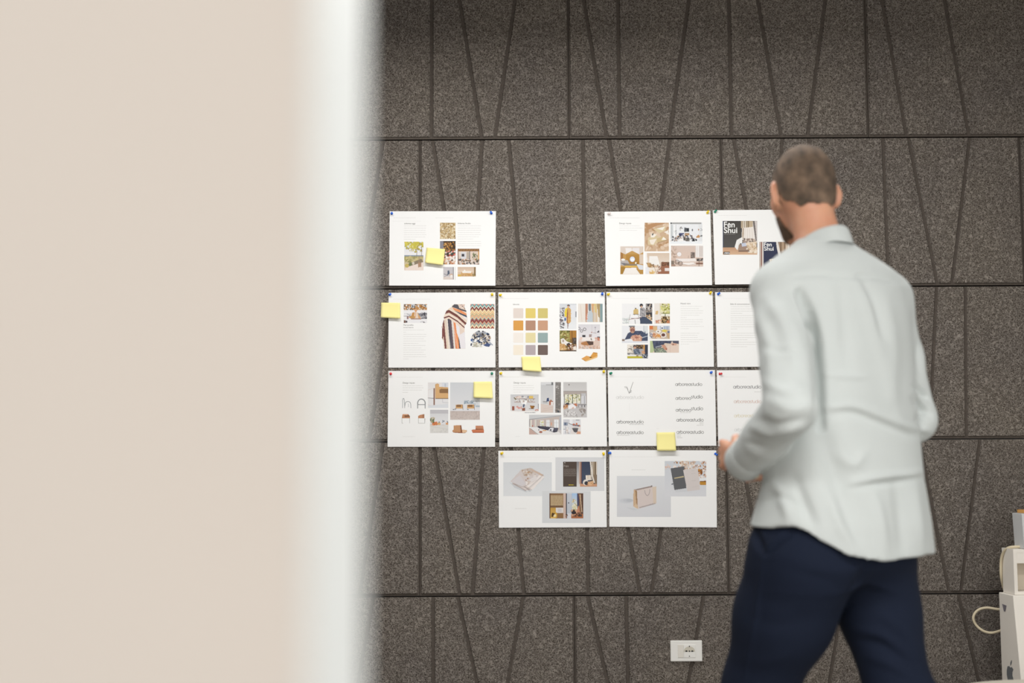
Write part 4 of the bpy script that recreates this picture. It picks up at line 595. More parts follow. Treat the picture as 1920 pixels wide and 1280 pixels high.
pts = [P3(*p) for p in ((1912,1029,-.31),(1902,1027,-.31),(1890,1027,-.29),(1881,1036,-.26),(1877,1052,-.24),(1877,1078,-.23),(1881,1098,-.21),(1887,1114,-.20),(1893,1128,-.17),(1888,1140,-.15),(1873,1142,-.13),(1850,1139,-.10),(1833,1144,-.09),(1825,1157,-.09),(1830,1171,-.09),(1843,1182,-.10),(1858,1186,-.11),(1873,1183,-.13),(1888,1178,-.15),(1896,1190,-.16))]
pts[0][2] = pts[1][2] = zt2+.0065
q = MB(); q.tube(spline(pts, 8), .0050, 10); tag(q.build('power_cable', None, [mat('cream_cable', 'd8cbae', .5)], True), 'cream cable looping out from behind the white cartons', 'cable')
tz = P3(1900, 1273, -5.52+4.45)[2]; R_ = .33; cxy = (1.585, -5.52+4.12)
e = empty('side_table', (cxy[0], cxy[1], 0)); q = MB(); q.lathe([(R_-.01,-.025),(R_,-.018),(R_+.002,-.008),(R_-.004,0)], (cxy[0], cxy[1], tz), seg=64); q.build('table_top', e, [mat('cream_laminate', 'e6dfcf', .45)], True)
for k in range(3):
    t = k*2.094+.4; q = MB(); q.tube([(cxy[0]+.16*math.cos(t), cxy[1]+.16*math.sin(t), tz-.02), (cxy[0]+.27*math.cos(t), cxy[1]+.27*math.sin(t), .002)], [.014,.010]); q.build('leg', e, [mat('pale_wood', 'c9a982', .5)], True)
tag(e, 'low round cream side table cut off by the bottom right corner', 'side table')
# ---------------------------------------------------------------- the man: implicit surfaces turned into meshes
class Field:
    def __init__(s, lo, hi, h):
        s.h = h; s.o = np.array(lo, float); s.n = np.ceil((np.array(hi)-s.o)/h).astype(int)+1; s.F = np.full(s.n, .5, np.float32)
    def sub(s, lo, hi):
        a = np.clip(np.floor((np.array(lo)-s.o)/s.h).astype(int), 0, s.n); b = np.clip(np.ceil((np.array(hi)-s.o)/s.h).astype(int)+1, 0, s.n)
        sl = tuple(slice(a[i], b[i]) for i in range(3)); ax = [s.o[i]+s.h*np.arange(a[i], b[i]) for i in range(3)]
        return sl, np.meshgrid(*ax, indexing='ij', sparse=True)
    def put(s, fn, lo, hi, k=.02, mode='u'):
        pad = k+3*s.h; sl, (X, Y, Z) = s.sub(np.array(lo)-pad, np.array(hi)+pad); d = fn(X, Y, Z); A = s.F[sl]
        if mode == 'u': hh = np.clip(.5+.5*(d-A)/k, 0, 1); s.F[sl] = d*(1-hh)+A*hh-k*hh*(1-hh)
        else: s.F[sl] = np.maximum(A, -d)                      # carve
        return s
    def cone(s, a, b, ra, rb, k=.02, mode='u'):
        a = np.array(a, float); b = np.array(b, float); ba = b-a; l2 = ba@ba+1e-12
        def fn(X, Y, Z):
            t = np.clip(((X-a[0])*ba[0]+(Y-a[1])*ba[1]+(Z-a[2])*ba[2])/l2, 0, 1)
            return np.sqrt((X-a[0]-t*ba[0])**2+(Y-a[1]-t*ba[1])**2+(Z-a[2]-t*ba[2])**2)-(ra+(rb-ra)*t)
        r = max(ra, rb); return s.put(fn, np.minimum(a, b)-r, np.maximum(a, b)+r, k, mode)
    def chain(s, pts, rad, k=.015):
        for i in range(len(pts)-1): s.cone(pts[i], pts[i+1], rad[i], rad[i+1], k)
        return s
    def ell(s, c, ax, r, k=.02, mode='u'):
        c = np.array(c, float); A = np.array(ax, float)
        def fn(X, Y, Z):
            q = [((X-c[0])*A[i][0]+(Y-c[1])*A[i][1]+(Z-c[2])*A[i][2]) for i in range(3)]
            k0 = np.sqrt(sum((q[i]/r[i])**2 for i in range(3))); k1 = np.sqrt(sum((q[i]/r[i]**2)**2 for i in range(3)))+1e-9
            return k0*(k0-1)/k1
        m = max(r); return s.put(fn, c-m, c+m, k, mode)
    def loft(s, rings, L, Fv, n=2.3, k=.02):                   # rings: (z, cx, cy, a, b)
        R = np.array(sorted(rings)); 
        def fn(X, Y, Z):
            z = Z; I = lambda j: np.interp(z, R[:, 0], R[:, j]); cx, cy, a, b = I(1), I(2), I(3), I(4)
            l = (X-cx)*L[0]+(Y-cy)*L[1]; f = (X-cx)*Fv[0]+(Y-cy)*Fv[1]
            q = (np.abs(l/a)**n+np.abs(f/b)**n)**(1/n); d = (q-1)*np.minimum(a, b)
            return np.maximum(d, np.maximum(R[0, 0]-z, z-R[-1, 0]))
        m = R[:, 3].max()
        return s.put(fn, (R[:, 1].min()-m, R[:, 2].min()-m, R[0, 0]), (R[:, 1].max()+m, R[:, 2].max()+m, R[-1, 0]), k)
    def at(s, P):
        q = (P-s.o)/s.h; i = np.clip(q.astype(int), 0, s.n-2); t = q-i; r = 0
        for dx in (0, 1):
            for dy in (0, 1):
                for dz in (0, 1):
                    w = (t[:, 0] if dx else 1-t[:, 0])*(t[:, 1] if dy else 1-t[:, 1])*(t[:, 2] if dz else 1-t[:, 2]); r = r+w*s.F[i[:, 0]+dx, i[:, 1]+dy, i[:, 2]+dz]
        return r
    def nets(s):
        F = s.F; F[0], F[-1] = .1, .1; F[:, 0], F[:, -1] = .1, .1; F[:, :, 0], F[:, :, -1] = .1, .1
        S = F < 0; c = np.zeros(tuple(s.n-1), np.int8)
        for d in np.ndindex(2, 2, 2): c += S[d[0]:s.n[0]-1+d[0], d[1]:s.n[1]-1+d[1], d[2]:s.n[2]-1+d[2]]
        idx = np.argwhere((c > 0) & (c < 8)); ID = np.full(c.shape, -1, np.int64); ID[tuple(idx.T)] = np.arange(len(idx))
        pos = np.zeros((len(idx), 3)); cnt = np.zeros(len(idx)); cor = list(np.ndindex(2, 2, 2))
        for a in cor:
            for ax in range(3):
                if a[ax]: continue
                b = list(a); b[ax] = 1
                va = F[idx[:, 0]+a[0], idx[:, 1]+a[1], idx[:, 2]+a[2]]; vb = F[idx[:, 0]+b[0], idx[:, 1]+b[1], idx[:, 2]+b[2]]
                m = (va < 0) != (vb < 0); t = np.where(m, va/(va-vb+1e-20), 0); p = np.array(a)+t[:, None]*(np.array(b)-np.array(a)); pos += p*m[:, None]; cnt += m
        V = s.o+s.h*(idx+pos/cnt[:, None]); Q = []
        for ax in range(3):
            o1, o2 = [(1, 2), (2, 0), (0, 1)][ax]
            A = np.take(S, range(0, s.n[ax]-1), ax); B = np.take(S, range(1, s.n[ax]), ax); e = np.argwhere(A != B)
            e = e[(e[:, o1] > 0) & (e[:, o2] > 0) & (e[:, o1] < s.n[o1]-1) & (e[:, o2] < s.n[o2]-1)]
            def g(d1, d2): q = e.copy(); q[:, o1] -= d1; q[:, o2] -= d2; return ID[tuple(q.T)]
            quad = np.stack([g(1, 1), g(0, 1), g(0, 0), g(1, 0)], 1); inn = S[tuple(e.T)]
            quad[~inn] = quad[~inn][:, ::-1]; Q.append(quad)
        return V, np.concatenate(Q)
def normals(V, Q):
    n = np.cross(V[Q[:, 2]]-V[Q[:, 0]], V[Q[:, 3]]-V[Q[:, 1]]); N = np.zeros_like(V)
    for i in range(4): np.add.at(N, Q[:, i], n)
    return N/(np.linalg.norm(N, axis=1, keepdims=True)+1e-12)
def npmesh(name, V, Q, parent, mats):
    me = bpy.data.meshes.new(name); me.vertices.add(len(V)); me.vertices.foreach_set('co', V.astype(np.float32).ravel())
    me.loops.add(len(Q)*4); me.loops.foreach_set('vertex_index', Q.astype(np.int32).ravel()); me.polygons.add(len(Q))
    me.polygons.foreach_set('loop_start', np.arange(len(Q), dtype=np.int32)*4); me.update(calc_edges=True); me.validate()
    return link(name, me, parent, mats, True)
def drop(V, Q, keep):
    u = np.unique(Q[keep]); m = np.full(len(V), -1); m[u] = np.arange(len(u)); return V[u], m[Q[keep]]
def relax(V, Q, it=2, f=.5):
    for _ in range(it):
        A = np.zeros_like(V); c = np.zeros(len(V))
        for i in range(4):
            j = (i+1) % 4; np.add.at(A, Q[:, i], V[Q[:, j]]); np.add.at(A, Q[:, j], V[Q[:, i]]); np.add.at(c, Q[:, i], 1); np.add.at(c, Q[:, j], 1)
        V = V*(1-f)+f*A/np.maximum(c, 1)[:, None]
    return V
def proj(V):
    d = V-CAM; z = d@FWD; return 960+FPX*(d@RGT)/z, 640-FPX*(d@UPV)/z
A3 = lambda *a: np.array(a, float)
psi = math.radians(35); Fv = A3(-math.sin(psi), math.cos(psi), 0); Lv = A3(-math.cos(psi), -math.sin(psi), 0); Zv = A3(0, 0, 1); YC = -1.95
def ring(py, cx, hw, ratio=.62, yo=0.0):
    p = W(cx, py, YC+yo); m = hw*(YC+yo+5.52)/FPX; a = m/math.sqrt(math.cos(psi)**2+(ratio*math.sin(psi))**2); return (p[2], p[0], p[1], a, a*ratio)
person = empty('person', (W(1560, 900, YC)[0], YC, 0))
# joints
LS, LE, LW = W(1462,548,-2.05), W(1482,766,-2.235), W(1400,860,-2.00)
RS, RE, RW = W(1662,560,-1.855), W(1712,786,-1.83), W(1488,870,-1.73)
LH, LK = W(1508,1050,-2.02), W(1424,1285,-1.90); RH, RK = W(1628,1055,-1.88), W(1682,1285,-1.94)
LA = LK+A3(-.07,.10,0); LA[2] = .09; RA = RK+A3(.17,-.22,0); RA[2] = .15
lo, hi = A3(.30,-2.50,-.0), A3(1.30,-1.45,1.86)
# ---- head frame
yaw, pit = math.radians(9), math.radians(14)
fh = A3(-math.sin(yaw), math.cos(yaw), 0); Lh = A3(-math.cos(yaw), -math.sin(yaw), 0); Fh = fh*math.cos(pit)-Zv*math.sin(pit); Uh = Zv*math.cos(pit)+fh*math.sin(pit)
HC = W(1506,347,-1.885); HAX = (Lh, Fh, Uh); hp = lambda l, f, u: HC+Lh*l+Fh*f+Uh*u
def skull(f, g=0.0):
    f.ell(hp(0,-.005,.004), HAX, (.0755+g,.096+g,.096+g), .02); f.ell(hp(0,.012,-.035), HAX, (.069+g,.078+g,.066+g), .03); return f
body = Field(lo, hi, .005)
skull(body)
body.ell(hp(0,.050,-.040), HAX, (.058,.050,.072), .025); body.ell(hp(0,.045,-.085), HAX, (.052,.052,.040), .025); body.cone(hp(-.012,.078,-.112), hp(.012,.078,-.112), .022, .022, .025)
body.cone(hp(0,.098,.0), hp(0,.118,-.038), .008, .013, .012); body.cone(hp(.012,.104,-.044), hp(-.012,.104,-.044), .009, .009, .01)
body.cone(hp(.045,.078,.018), hp(-.045,.078,.018), .015, .015, .02)
for sg in (1, -1):
    body.cone(hp(sg*.042,.070,-.03), hp(sg*.052,.05,-.035), .018, .018, .02); body.ell(hp(sg*.031,.096,-.006), HAX, (.014,.010,.009), .01, 'c')
    en = Lh*sg*.80+Fh*.60; ev = -Fh*.80+Lh*sg*.60
    body.ell(hp(sg*.082,-.004,-.030), (en, ev, Uh), (.0080,.0210,.0350), .012); body.ell(hp(sg*.080,.004,-.030)+en*.006, (en, ev, Uh), (.005,.010,.018), .004, 'c')
    body.ell(hp(sg*.075,.012,-.058), HAX, (.007,.008,.010), .008)
body.cone(hp(.020,.096,-.074), hp(-.020,.096,-.074), .007, .007, .008); body.cone(hp(.016,.095,-.084), hp(-.016,.095,-.084), .0075, .0075, .006)
NK = W(1541,478,-1.955); body.cone(hp(0,-.022,-.055), NK, .054, .060, .03); body.cone(NK, NK-Zv*.10, .06, .075, .03)
# trunk, arms, legs kept just inside the clothes
tr = [ring(500,1553,60), ring(540,1563,92), ring(600,1572,108), ring(720,1580,108), ring(850,1578,105), ring(960,1566,112), ring(1050,1562,112)]
body.loft(tr, Lv, Fv, 2.2, .04)
body.chain([LS+A3(.03,.03,-.01), LS+(LE-LS)*.3, LE, LW], [.036, .036, .034, .029]); body.chain([RS+A3(-.02,0,0), RE, RW], [.045, .032, .029])
body.chain([LH, LK, LA], [.085, .056, .040], .04); body.chain([RH, RK, RA], [.080, .056, .040], .04)
for an, d in ((LA, Fv), (RA, (Fv*.75-Zv*.45))): body.chain([an, an-A3(0,0,.045), an+d*.15-A3(0,0,.055)], [.038,.036,.028], .02)
def hand(w, d, n, t, curl):                                   # wrist, direction of the palm, palm normal, thumb side
    d, n, t = [v/np.linalg.norm(v) for v in (d, n, t)]
    kn = w+d*.085
    for q in (-.026, -.009, .009, .026): body.cone(w+t*q*.6+d*.012, kn+t*q, .017, .0125, .012)
    for q, ln, c in ((.030,.074,.9), (.010,.082,1.0), (-.010,.076,1.05), (-.029,.060,1.15)):
        p = kn+t*q; a = .25*curl*c; pts = [p]
        for m, st in ((.46, .75), (.31, .85), (.23, .6)):
            p = p+(d*math.cos(a)+n*math.sin(a))*ln*m; pts.append(p); a += curl*c*st
        body.chain(pts, [.0098,.0090,.0082,.0070], .004)
    b = w+t*.024+d*.022; body.chain([b, b+t*.024+d*.026+n*.012, b+t*.024+d*.052+n*.028, b+t*.012+d*.070+n*.040], [.015,.0115,.0100,.0080], .006)
hd = A3(-.30,.92,.12); hand(LW+A3(-.014,.008,0), hd, A3(.88,.32,-.2), A3(.05,.05,.98), .95)
hr = A3(-.95,.05,-.05); hand(RW, hr, A3(.05,.85,-.2), A3(0,.1,1), .9)
V, Q = body.nets(); V = relax(V, Q, 1, .4)
M_skin, nt, b = nodes('skin'); b.inputs['Base Color'].default_value = lin('d9a183')+(1,); b.inputs['Roughness'].default_value = .5; b.inputs['Subsurface Weight'].default_value = .25
b.inputs['Subsurface Radius'].default_value = (1, .35, .2); b.inputs['Subsurface Scale'].default_value = .01
n = nt.nodes.new('ShaderNodeTexNoise'); n.inputs['Scale'].default_value = 22; tc = nt.nodes.new('ShaderNodeTexCoord'); nt.links.new(tc.outputs['Object'], n.inputs['Vector'])
mx = nt.nodes.new('ShaderNodeMix'); mx.data_type = 'RGBA'; mx.inputs['A'].default_value = lin('c4866b')+(1,); mx.inputs['B'].default_value = lin('d6a586')+(1,)
nt.links.new(n.outputs['Fac'], mx.inputs['Factor']); nt.links.new(mx.outputs['Result'], b.inputs['Base Color'])
npmesh('body', V, Q, person, [M_skin])
# ---- hair and beard
def hairmat(name, c0, c1, sc=60):
    m, nt, b = nodes(name); b.inputs['Roughness'].default_value = .8; b.inputs['Specular IOR Level'].default_value = .15; tc = nt.nodes.new('ShaderNodeTexCoord')
    n1 = nt.nodes.new('ShaderNodeTexNoise'); n1.inputs['Scale'].default_value = sc; n1.inputs['Detail'].default_value = 5; nt.links.new(tc.outputs['Object'], n1.inputs['Vector'])
    r = nt.nodes.new('ShaderNodeValToRGB'); r.color_ramp.elements[0].position = .32; r.color_ramp.elements[1].position = .7
    r.color_ramp.elements[0].color = lin(c0)+(1,); r.color_ramp.elements[1].color = lin(c1)+(1,); nt.links.new(n1.outputs['Fac'], r.inputs['Fac']); nt.links.new(r.outputs['Color'], b.inputs['Base Color'])
    n2 = nt.nodes.new('ShaderNodeTexNoise'); n2.inputs['Scale'].default_value = 500; nt.links.new(tc.outputs['Object'], n2.inputs['Vector'])
    bp = nt.nodes.new('ShaderNodeBump'); bp.inputs['Strength'].default_value = .6; bp.inputs['Distance'].default_value = .002; nt.links.new(n2.outputs['Fac'], bp.inputs['Height']); nt.links.new(bp.outputs['Normal'], b.inputs['Normal'])
    return m
def capsule_cut(f, cond):
    V, Q = f.nets(); V = relax(V, Q, 1, .4); q = V-HC; l, ff, u = q@Lh, q@Fh, q@Uh; k = cond(l, ff, u); keep = k[Q].all(1); return drop(V, Q, keep)
hf = skull(Field(HC-.14, HC+.14, .0035), .0035); hf.cone(hp(0,-.022,-.055), NK, .0565, .0625, .03)
V, Q = capsule_cut(hf, lambda l, f, u: u+.003*np.sin(l*150+f*60) > np.interp(f, [-.10,-.055,-.03,-.012,.012,.03,.05,.075,.1], [-.090,-.090,-.086,-.066,-.004,-.030,.000,.050,.062])+np.where(f < -.02, np.maximum(0, np.abs(l)-.042)*1.0, 0))
ho = npmesh('hair', V, Q, person, [hairmat('short_brown_hair', '4c4239', '7d6958', 30)]); ho['label'] = 'short cropped greying brown hair'
bf = Field(HC-.15, HC+.15, .0035); bf.ell(hp(0,.012,-.035), HAX, (.0715,.0805,.0685), .03); bf.ell(hp(0,.050,-.040), HAX, (.0605,.0525,.0745), .025); bf.ell(hp(0,.045,-.085), HAX, (.0550,.0550,.0430), .025); bf.cone(hp(-.012,.078,-.112), hp(.012,.078,-.112), .026, .026, .025)
V, Q = capsule_cut(bf, lambda l, f, u: (u < np.interp(f, [.0,.03,.07,.1], [-.07,-.075,-.062,-.060])) & (f > .030) & (u > -.130) & ~((np.abs(l) < .022) & (f > .085) & (u > -.088) & (u < -.070)))
npmesh('beard', V, Q, person, [hairmat('dark_beard', '4a3d33', '7a6555')])
for sg in (1, -1):
    q = MB(); c = hp(sg*.031,.086,-.006); q.lathe([(.0001,-.012),(.006,-.0104),(.0104,-.006),(.012,0),(.0104,.006),(.006,.0104),(.0001,.012)], c, Fh, 16); q.build('eye', person, [mat('eye_white', 'e8e4de', .2)], True)

# ---- shirt
hem_t = np.radians([0,60,90,105,113,120,135,150,165,180,195,225,240,270,300,360]); hem_z = [.80,.845,.843,.850,.837,.814,.780,.769,.763,.765,.768,.771,.770,.81,.83,.80]
SC = W(1579,1000,YC)
def hemz(X, Y):
    dx, dy = X-SC[0], Y-SC[1]; th = np.mod(np.arctan2(dx*Lv[0]+dy*Lv[1], dx*Fv[0]+dy*Fv[1]), 2*np.pi); return np.interp(th, hem_t, hem_z)
TOR = [ring(448,1542,44,.8), ring(466,1544,66,.75), ring(484,1550,96,.68), ring(505,1559,120,.62), ring(535,1566,136), ring(580,1571,141), ring(650,1576,141), ring(720,1578,143), ring(800,1580,148), ring(900,1582,154,.64), ring(985,1578,172,.66), ring(1050,1579,177,.66), ring(1110,1579,179,.66)]
sh = Field(lo+A3(.02,.05,.70), hi-A3(0,0,.25), .005); sh.loft(TOR, Lv, Fv, 2.35, .02)
sh.cone(LS+A3(.06,.045,.022), LS, .066, .070, .05); sh.chain([LS, LS+(LE-LS)*.3, LS+(LE-LS)*.65, LE], [.069,.066,.063,.061], .008); sh.chain([LE, LE+(LW-LE)*.55, LW], [.061,.055,.047], .010)
sh.cone(RS+A3(-.06,-.03,.02), RS, .060, .060, .05); sh.chain([RS, RS+(RE-RS)*.5, RE], [.058,.058,.058], .022); sh.chain([RE, RE+(RW-RE)*.6, RW], [.056,.052,.046], .02)
# soft cloth creases, given along the back and sleeves (photo px): points, height in metres, half width in px
FOLDS = [([(1500,548),(1518,590),(1531,640),(1537,720),(1538,800)],-.045,5.5),([(1560,520),(1600,518),(1650,522),(1690,530)],-.0035,4),([(1480,520),(1530,514),(1580,518)],-.003,4),
 ([(1600,518),(1622,560),(1640,620),(1665,720),(1690,790)],.004,9),([(1615,522),(1640,570),(1652,630)],-.0045,6),([(1575,540),(1585,610),(1590,680)],-.004,9),([(1660,560),(1672,640),(1675,740)],.005,10),
 ([(1548,702),(1590,706),(1625,706)],.0022,3.5),([(1550,765),(1600,762),(1650,780),(1700,800),(1738,806)],.0045,5),([(1550,776),(1600,774),(1650,793),(1700,812),(1730,816)],-.0035,6),
 ([(1600,905),(1650,895),(1700,890),(1740,882)],.006,5),([(1600,914),(1660,904),(1735,892)],-.004,5),([(1570,850),(1600,870),(1620,850)],.004,8),([(1535,800),(1560,860),(1580,930),(1600,1000)],-.010,16),
 ([(1640,930),(1650,980),(1660,1040)],.006,9),([(1680,900),(1690,970),(1695,1040)],-.005,9),([(1715,900),(1722,970),(1730,1030)],.005,8),([(1560,930),(1575,980),(1600,1030)],.006,9),([(1450,900),(1470,940),(1480,975)],.005,8),([(1490,900),(1510,950),(1530,990)],-.006,9),([(1430,940),(1460,930),(1490,945)],-.004,6),
 ([(1440,560),(1470,610),(1490,680)],.005,9),([(1430,650),(1470,660),(1520,655)],-.0015,5),([(1420,590),(1440,640),(1445,720)],.004,8),([(1430,715),(1470,732),(1515,728)],.0025,7),([(1445,750),(1480,765),(1525,758)],.003,7),([(1425,785),(1460,796),(1510,786)],-.0035,6),([(1410,800),(1450,812),(1500,800)],.005,6),([(1400,830),(1430,838),(1470,828)],-.004,5),([(1470,575),(1490,620),(1510,680)],.003,8),
 ([(1722,640),(1726,700)],-.006,5),([(1718,725),(1735,742),(1742,752)],-.010,5),([(1716,748),(1732,768),(1742,776)],-.013,6),([(1722,780),(1728,795)],-.010,5),([(1716,736),(1742,762)],.005,5)]
def folds(V, Q, F, gain=1.0):
    N = normals(V, Q); u, v = proj(V); D = V-CAM; D /= np.linalg.norm(D, axis=1, keepdims=True); fac = np.clip(-(N*D).sum(1)*2.2, 0, 1); disp = np.zeros(len(V))
    for pts, amp, w in F:
        P = np.array(spline([(*p, 0) for p in pts], 6))[:, :2]; best = np.full(len(V), 1e9); tt = np.zeros(len(V)); m = (u > P[:, 0].min()-4*w) & (u < P[:, 0].max()+4*w) & (v > P[:, 1].min()-4*w) & (v < P[:, 1].max()+4*w)
        uu, vv = u[m], v[m]; bb = np.full(len(uu), 1e9); t_ = np.zeros(len(uu))
        for i in range(len(P)-1):
            a, b_ = P[i], P[i+1]; l = ((b_-a)**2).sum()+1e-9; t = np.clip(((uu-a[0])*(b_-a)[0]+(vv-a[1])*(b_-a)[1])/l, 0, 1); d = np.hypot(uu-a[0]-t*(b_-a)[0], vv-a[1]-t*(b_-a)[1]); k = d < bb; bb[k] = d[k]; t_[k] = (i+t[k])/(len(P)-1)
        e = np.sin(np.pi*np.clip(t_*.86+.07, 0, 1))**.7; disp[m] += gain*amp*np.exp(-bb**2/(2*w*w))*e
    return V+N*(disp*fac)[:, None]
def crinkle(V, Q, amp, seed, fr=(18, 34)):
    r = np.random.RandomState(seed); N = normals(V, Q); d = np.zeros(len(V))
    for i in range(9):
        k = r.normal(size=3); k /= np.linalg.norm(k); k[2] *= .6; f = r.uniform(*fr); w = r.uniform(5, 9); d += np.sin(V@k*f+r.uniform(0, 6)+1.3*np.sin(V@r.normal(size=3)*w))
    return V+N*(amp*d/9)[:, None]
F0 = sh.F.copy(); gx = sh.o[0]+sh.h*np.arange(sh.n[0]); gy = sh.o[1]+sh.h*np.arange(sh.n[1]); gz = sh.o[2]+sh.h*np.arange(sh.n[2])
HZ = hemz(gx[:, None], gy[None, :]); sh.F = np.maximum(sh.F, (HZ[:, :, None]-gz[None, None, :]).astype(np.float32))
V, Q = sh.nets(); tmp = sh.F; sh.F = F0; f0 = sh.at(V); sh.F = tmp
keep = ~((f0[Q] < -.6*sh.h).all(1)); V, Q = drop(V, Q, keep); V = relax(V, Q, 2, .5); V = crinkle(V, Q, .0045, 5); V = folds(V, Q, FOLDS[:1]); V = folds(V, Q, FOLDS[1:], 1.8)
def cloth(name, col, bs, bump, noise=.04, sheen=.1):
    m = mat(name, col, .85, noise=noise, nscale=7, spec=.15, sheen=sheen); nt = m.node_tree; b = nt.nodes['Principled BSDF']; tc = nt.nodes.new('ShaderNodeTexCoord'); hs = []
    for rot in (0, 1):
        w = nt.nodes.new('ShaderNodeTexWave'); w.bands_direction = 'Z' if rot else 'X'; w.inputs['Scale'].default_value = bs; w.inputs['Distortion'].default_value = 1.5; w.inputs['Detail'].default_value = 2; w.inputs['Detail Scale'].default_value = 3; nt.links.new(tc.outputs['Object'], w.inputs['Vector']); hs.append(w)
    a = nt.nodes.new('ShaderNodeMath'); nt.links.new(hs[0].outputs['Fac'], a.inputs[0]); nt.links.new(hs[1].outputs['Fac'], a.inputs[1])
    bp = nt.nodes.new('ShaderNodeBump'); bp.inputs['Strength'].default_value = bump; bp.inputs['Distance'].default_value = .001; nt.links.new(a.outputs[0], bp.inputs['Height']); nt.links.new(bp.outputs['Normal'], b.inputs['Normal']); return m
M_shirt = cloth('grey_green_linen', SHIRT, 130, .35)
shirt = npmesh('shirt', V, Q, person, [M_shirt]); shirt['label'] = 'pale grey-green long-sleeved linen shirt'
sd = shirt.modifiers.new('Thickness', 'SOLIDIFY'); sd.thickness = .0022; sd.offset = -1
# collar: stand plus folded leaf around the neck
cb = W(1543,470,-1.957); q = MB(); nn = 56; sec = [(-.006,-.016),(-.004,.022),(.000,.031),(.006,.032),(.011,.026),(.020,-.008),(.0225,-.013),(.019,-.012),(.009,.016),(.003,.022),(-.001,.014),(-.002,-.016)]
for i_ in range(nn):
    t = 2*math.pi*i_/nn; dl, df = math.cos(t), math.sin(t); base = cb+Lv*dl*.060+Fv*(df*.060+.004); zoff = -.030*df-.004; out = Lv*dl+Fv*df
    for r_, h2 in sec: q.V.append(tuple(base+out*(r_+.001*math.sin(3*t))+Zv*(zoff+h2+(.002*math.sin(5*t) if h2 < 0 else 0))))
ns = len(sec)
for i_ in range(nn):
    j = (i_+1) % nn
    for k in range(ns): k2 = (k+1) % ns; q.F.append((i_*ns+k, i_*ns+k2, j*ns+k2, j*ns+k)); q.M.append(0)
co = q.build('collar', shirt, [M_shirt], True); sb_ = co.modifiers.new('Sub', 'SUBSURF'); sb_.levels = 1; sb_.render_levels = 1
def cuff(w, e_, r):
    ax = (w-e_)/np.linalg.norm(w-e_); q = MB(); q.lathe([(r-.006,-.020),(r+.001,-.016),(r+.003,.0),(r+.003,.040),(r+.0015,.043),(r-.004,.042),(r-.007,.0),(r-.009,-.020)], w-ax*.018, ax, 36); return q.build('cuff', shirt, [M_shirt], True), ax
cf, ax = cuff(LW, LE, .0475); cuff(RW, RE, .045)
side_n = np.cross(ax, A3(0, 1, 0)); bp_ = W(1415,869,-2.02); q = MB(); dcam = (CAM-bp_)/np.linalg.norm(CAM-bp_)
cc_ = LW+ax*.008; rad = bp_-cc_; rad -= ax*(rad@ax); rad /= np.linalg.norm(rad); q.lathe([(.0055,0),(.0060,.0012),(.0045,.0024)], cc_+rad*.0502, rad, 16); q.build('button', shirt, [mat('pale_button', 'dfe0c8', .3)], True)

# ---- trousers
tf = Field(lo+A3(0,0,.0), hi-A3(0,0,.85), .006)
tf.loft([ring(900,1566,118,.66), ring(960,1562,132,.68), ring(1010,1560,146,.68), ring(1060,1558,148,.68), ring(1090,1552,130,.62)], Lv, Fv, 2.2, .03)
tf.chain([LH, LH+(LK-LH)*.45, LK, LA+A3(0,0,.03)], [.132,.118,.088,.078], .035)
tf.cone(W(1622,1000,-1.93), RH+(RK-RH)*.3, .112, .102, .05); tf.chain([RH, RH+(RK-RH)*.45, RK, RA+A3(0,0,.03)], [.108,.098,.080,.072], .022)
V, Q = tf.nets(); V = relax(V, Q, 2, .5); V = crinkle(V, Q, .006, 11, (12, 24))
TF = [([(1412,988),(1420,1012),(1431,1034)],-.014,5),([(1431,1036),(1450,1015),(1478,992)],.006,3.5),([(1437,1038),(1458,1018),(1486,994)],-.006,4),([(1430,1040),(1424,1100),(1412,1180),(1395,1270)],.004,4),([(1440,1060),(1520,1080),(1580,1100)],-.004,10),([(1625,1058),(1600,1108),(1570,1162)],-.007,6),
 ([(1600,1180),(1650,1190),(1700,1225)],.006,7),([(1610,1200),(1660,1212),(1710,1250)],-.006,7),([(1625,1230),(1670,1245),(1725,1275)],.006,7),([(1650,1150),(1690,1180),(1718,1220)],.004,8),([(1400,1150),(1450,1170),(1520,1160)],-.003,10),([(1380,1230),(1430,1240),(1490,1225)],.003,9)]
V = folds(V, Q, TF)
tro = npmesh('trousers', V, Q, person, [cloth('navy_cotton', '181f2f', 160, .3, .12, 0)]); tro['label'] = 'dark navy cotton trousers'
M_shoe = mat('dark_leather', '2a211c', .4); 
for an, d in ((LA, Fv), (RA, (Fv*.75-Zv*.45))):
    f = Field(an-.26, an+.26, .006); d = d/np.linalg.norm(d); f.chain([an-A3(0,0,.02), an-A3(0,0,.045), an+d*.16-A3(0,0,.055)], [.048,.046,.034], .03); V, Q = f.nets(); V = relax(V, Q, 2); V[:, 2] = np.maximum(V[:, 2], .002); npmesh('shoe', V, Q, person, [M_shoe])
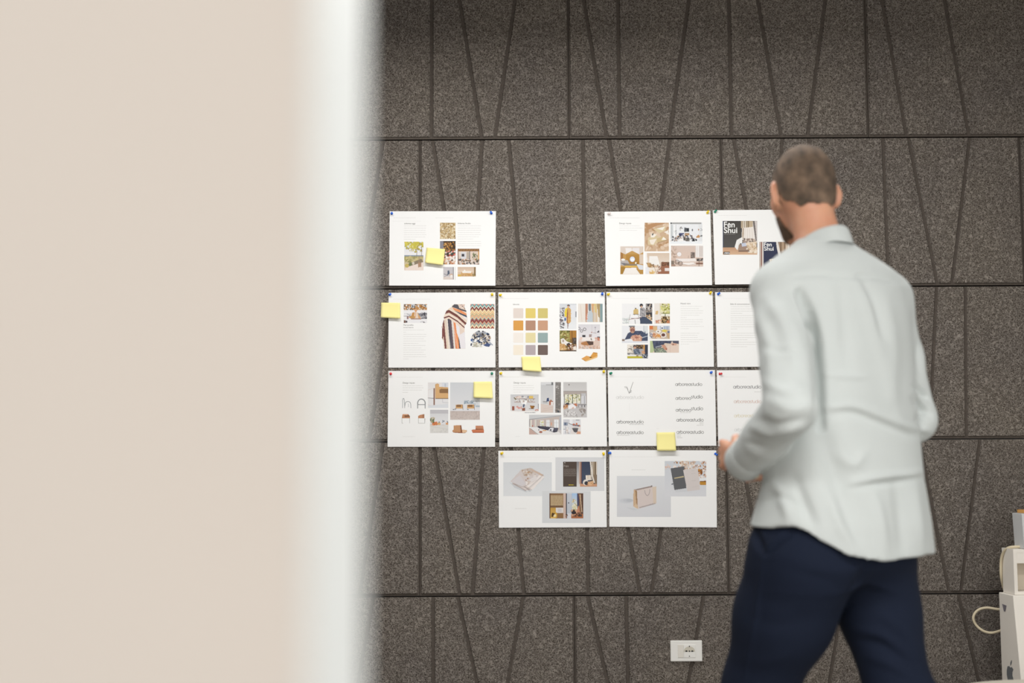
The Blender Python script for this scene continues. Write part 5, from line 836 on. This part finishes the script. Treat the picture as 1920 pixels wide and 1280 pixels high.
tag(person, 'man from behind in a pale grey-green shirt and navy trousers, looking at the pinned sheets', 'person')

# ---------------------------------------------------------------- light
def area(name, loc, rot, sx, sy, e, col=(1, 1, 1)):
    l = bpy.data.lights.new(name, 'AREA'); l.shape = 'RECTANGLE'; l.size = sx; l.size_y = sy; l.energy = e; l.color = col
    o = bpy.data.objects.new(name, l); C.objects.link(o); o.location = loc; o.rotation_euler = rot; return o
area('linear_lamp_and_fill', (.05, -1.30, 2.74), (0, 0, 0), 2.4, .25, LK1, (1, .988, .970))
area('linear_lamp_and_fill', (.55, -4.35, 2.74), (0, 0, 0), 3.0, .4, LK2, (1, .988, .970))
area('linear_lamp_and_fill', (-.3, -6.90, 2.74), (0, 0, 0), 3.0, .4, LK5, (1, .988, .970))  # added fill behind the camera to brighten the beige partition face
area('window_daylight', (.8, -9.4, 1.4), (math.radians(90), 0, 0), 4.2, 1.8, LK3, (1, .985, .96))
area('side_window_daylight', (3.25, -5.6, 1.5), (0, math.radians(90), 0), 2.0, 2.4, LK4, (.95, .98, 1))
w = bpy.data.worlds.new('World'); bpy.context.scene.world = w; w.use_nodes = True; w.node_tree.nodes['Background'].inputs[0].default_value = (1, .98, .95, 1); w.node_tree.nodes['Background'].inputs[1].default_value = WORLD
# ---------------------------------------------------------------- camera
cd = bpy.data.cameras.new('Camera'); co_ = bpy.data.objects.new('Camera', cd); C.objects.link(co_); cd.lens = 50; cd.sensor_width = 36; cd.sensor_fit = 'HORIZONTAL'
R = Matrix(((RGT[0], UPV[0], -FWD[0]), (RGT[1], UPV[1], -FWD[1]), (RGT[2], UPV[2], -FWD[2]))); co_.matrix_world = Matrix.Translation(Vector(CAM)) @ R.to_4x4()
cd.clip_start = .05; cd.dof.use_dof = True; cd.dof.focus_distance = 5.5; cd.dof.aperture_fstop = 1.8; cd.dof.aperture_blades = 0
sc = bpy.context.scene; sc.camera = co_; sc.view_settings.view_transform = 'Standard'; sc.view_settings.look = 'None'; sc.view_settings.gamma = 1; sc.view_settings.use_curve_mapping = False; sc.view_settings.exposure = EXPO
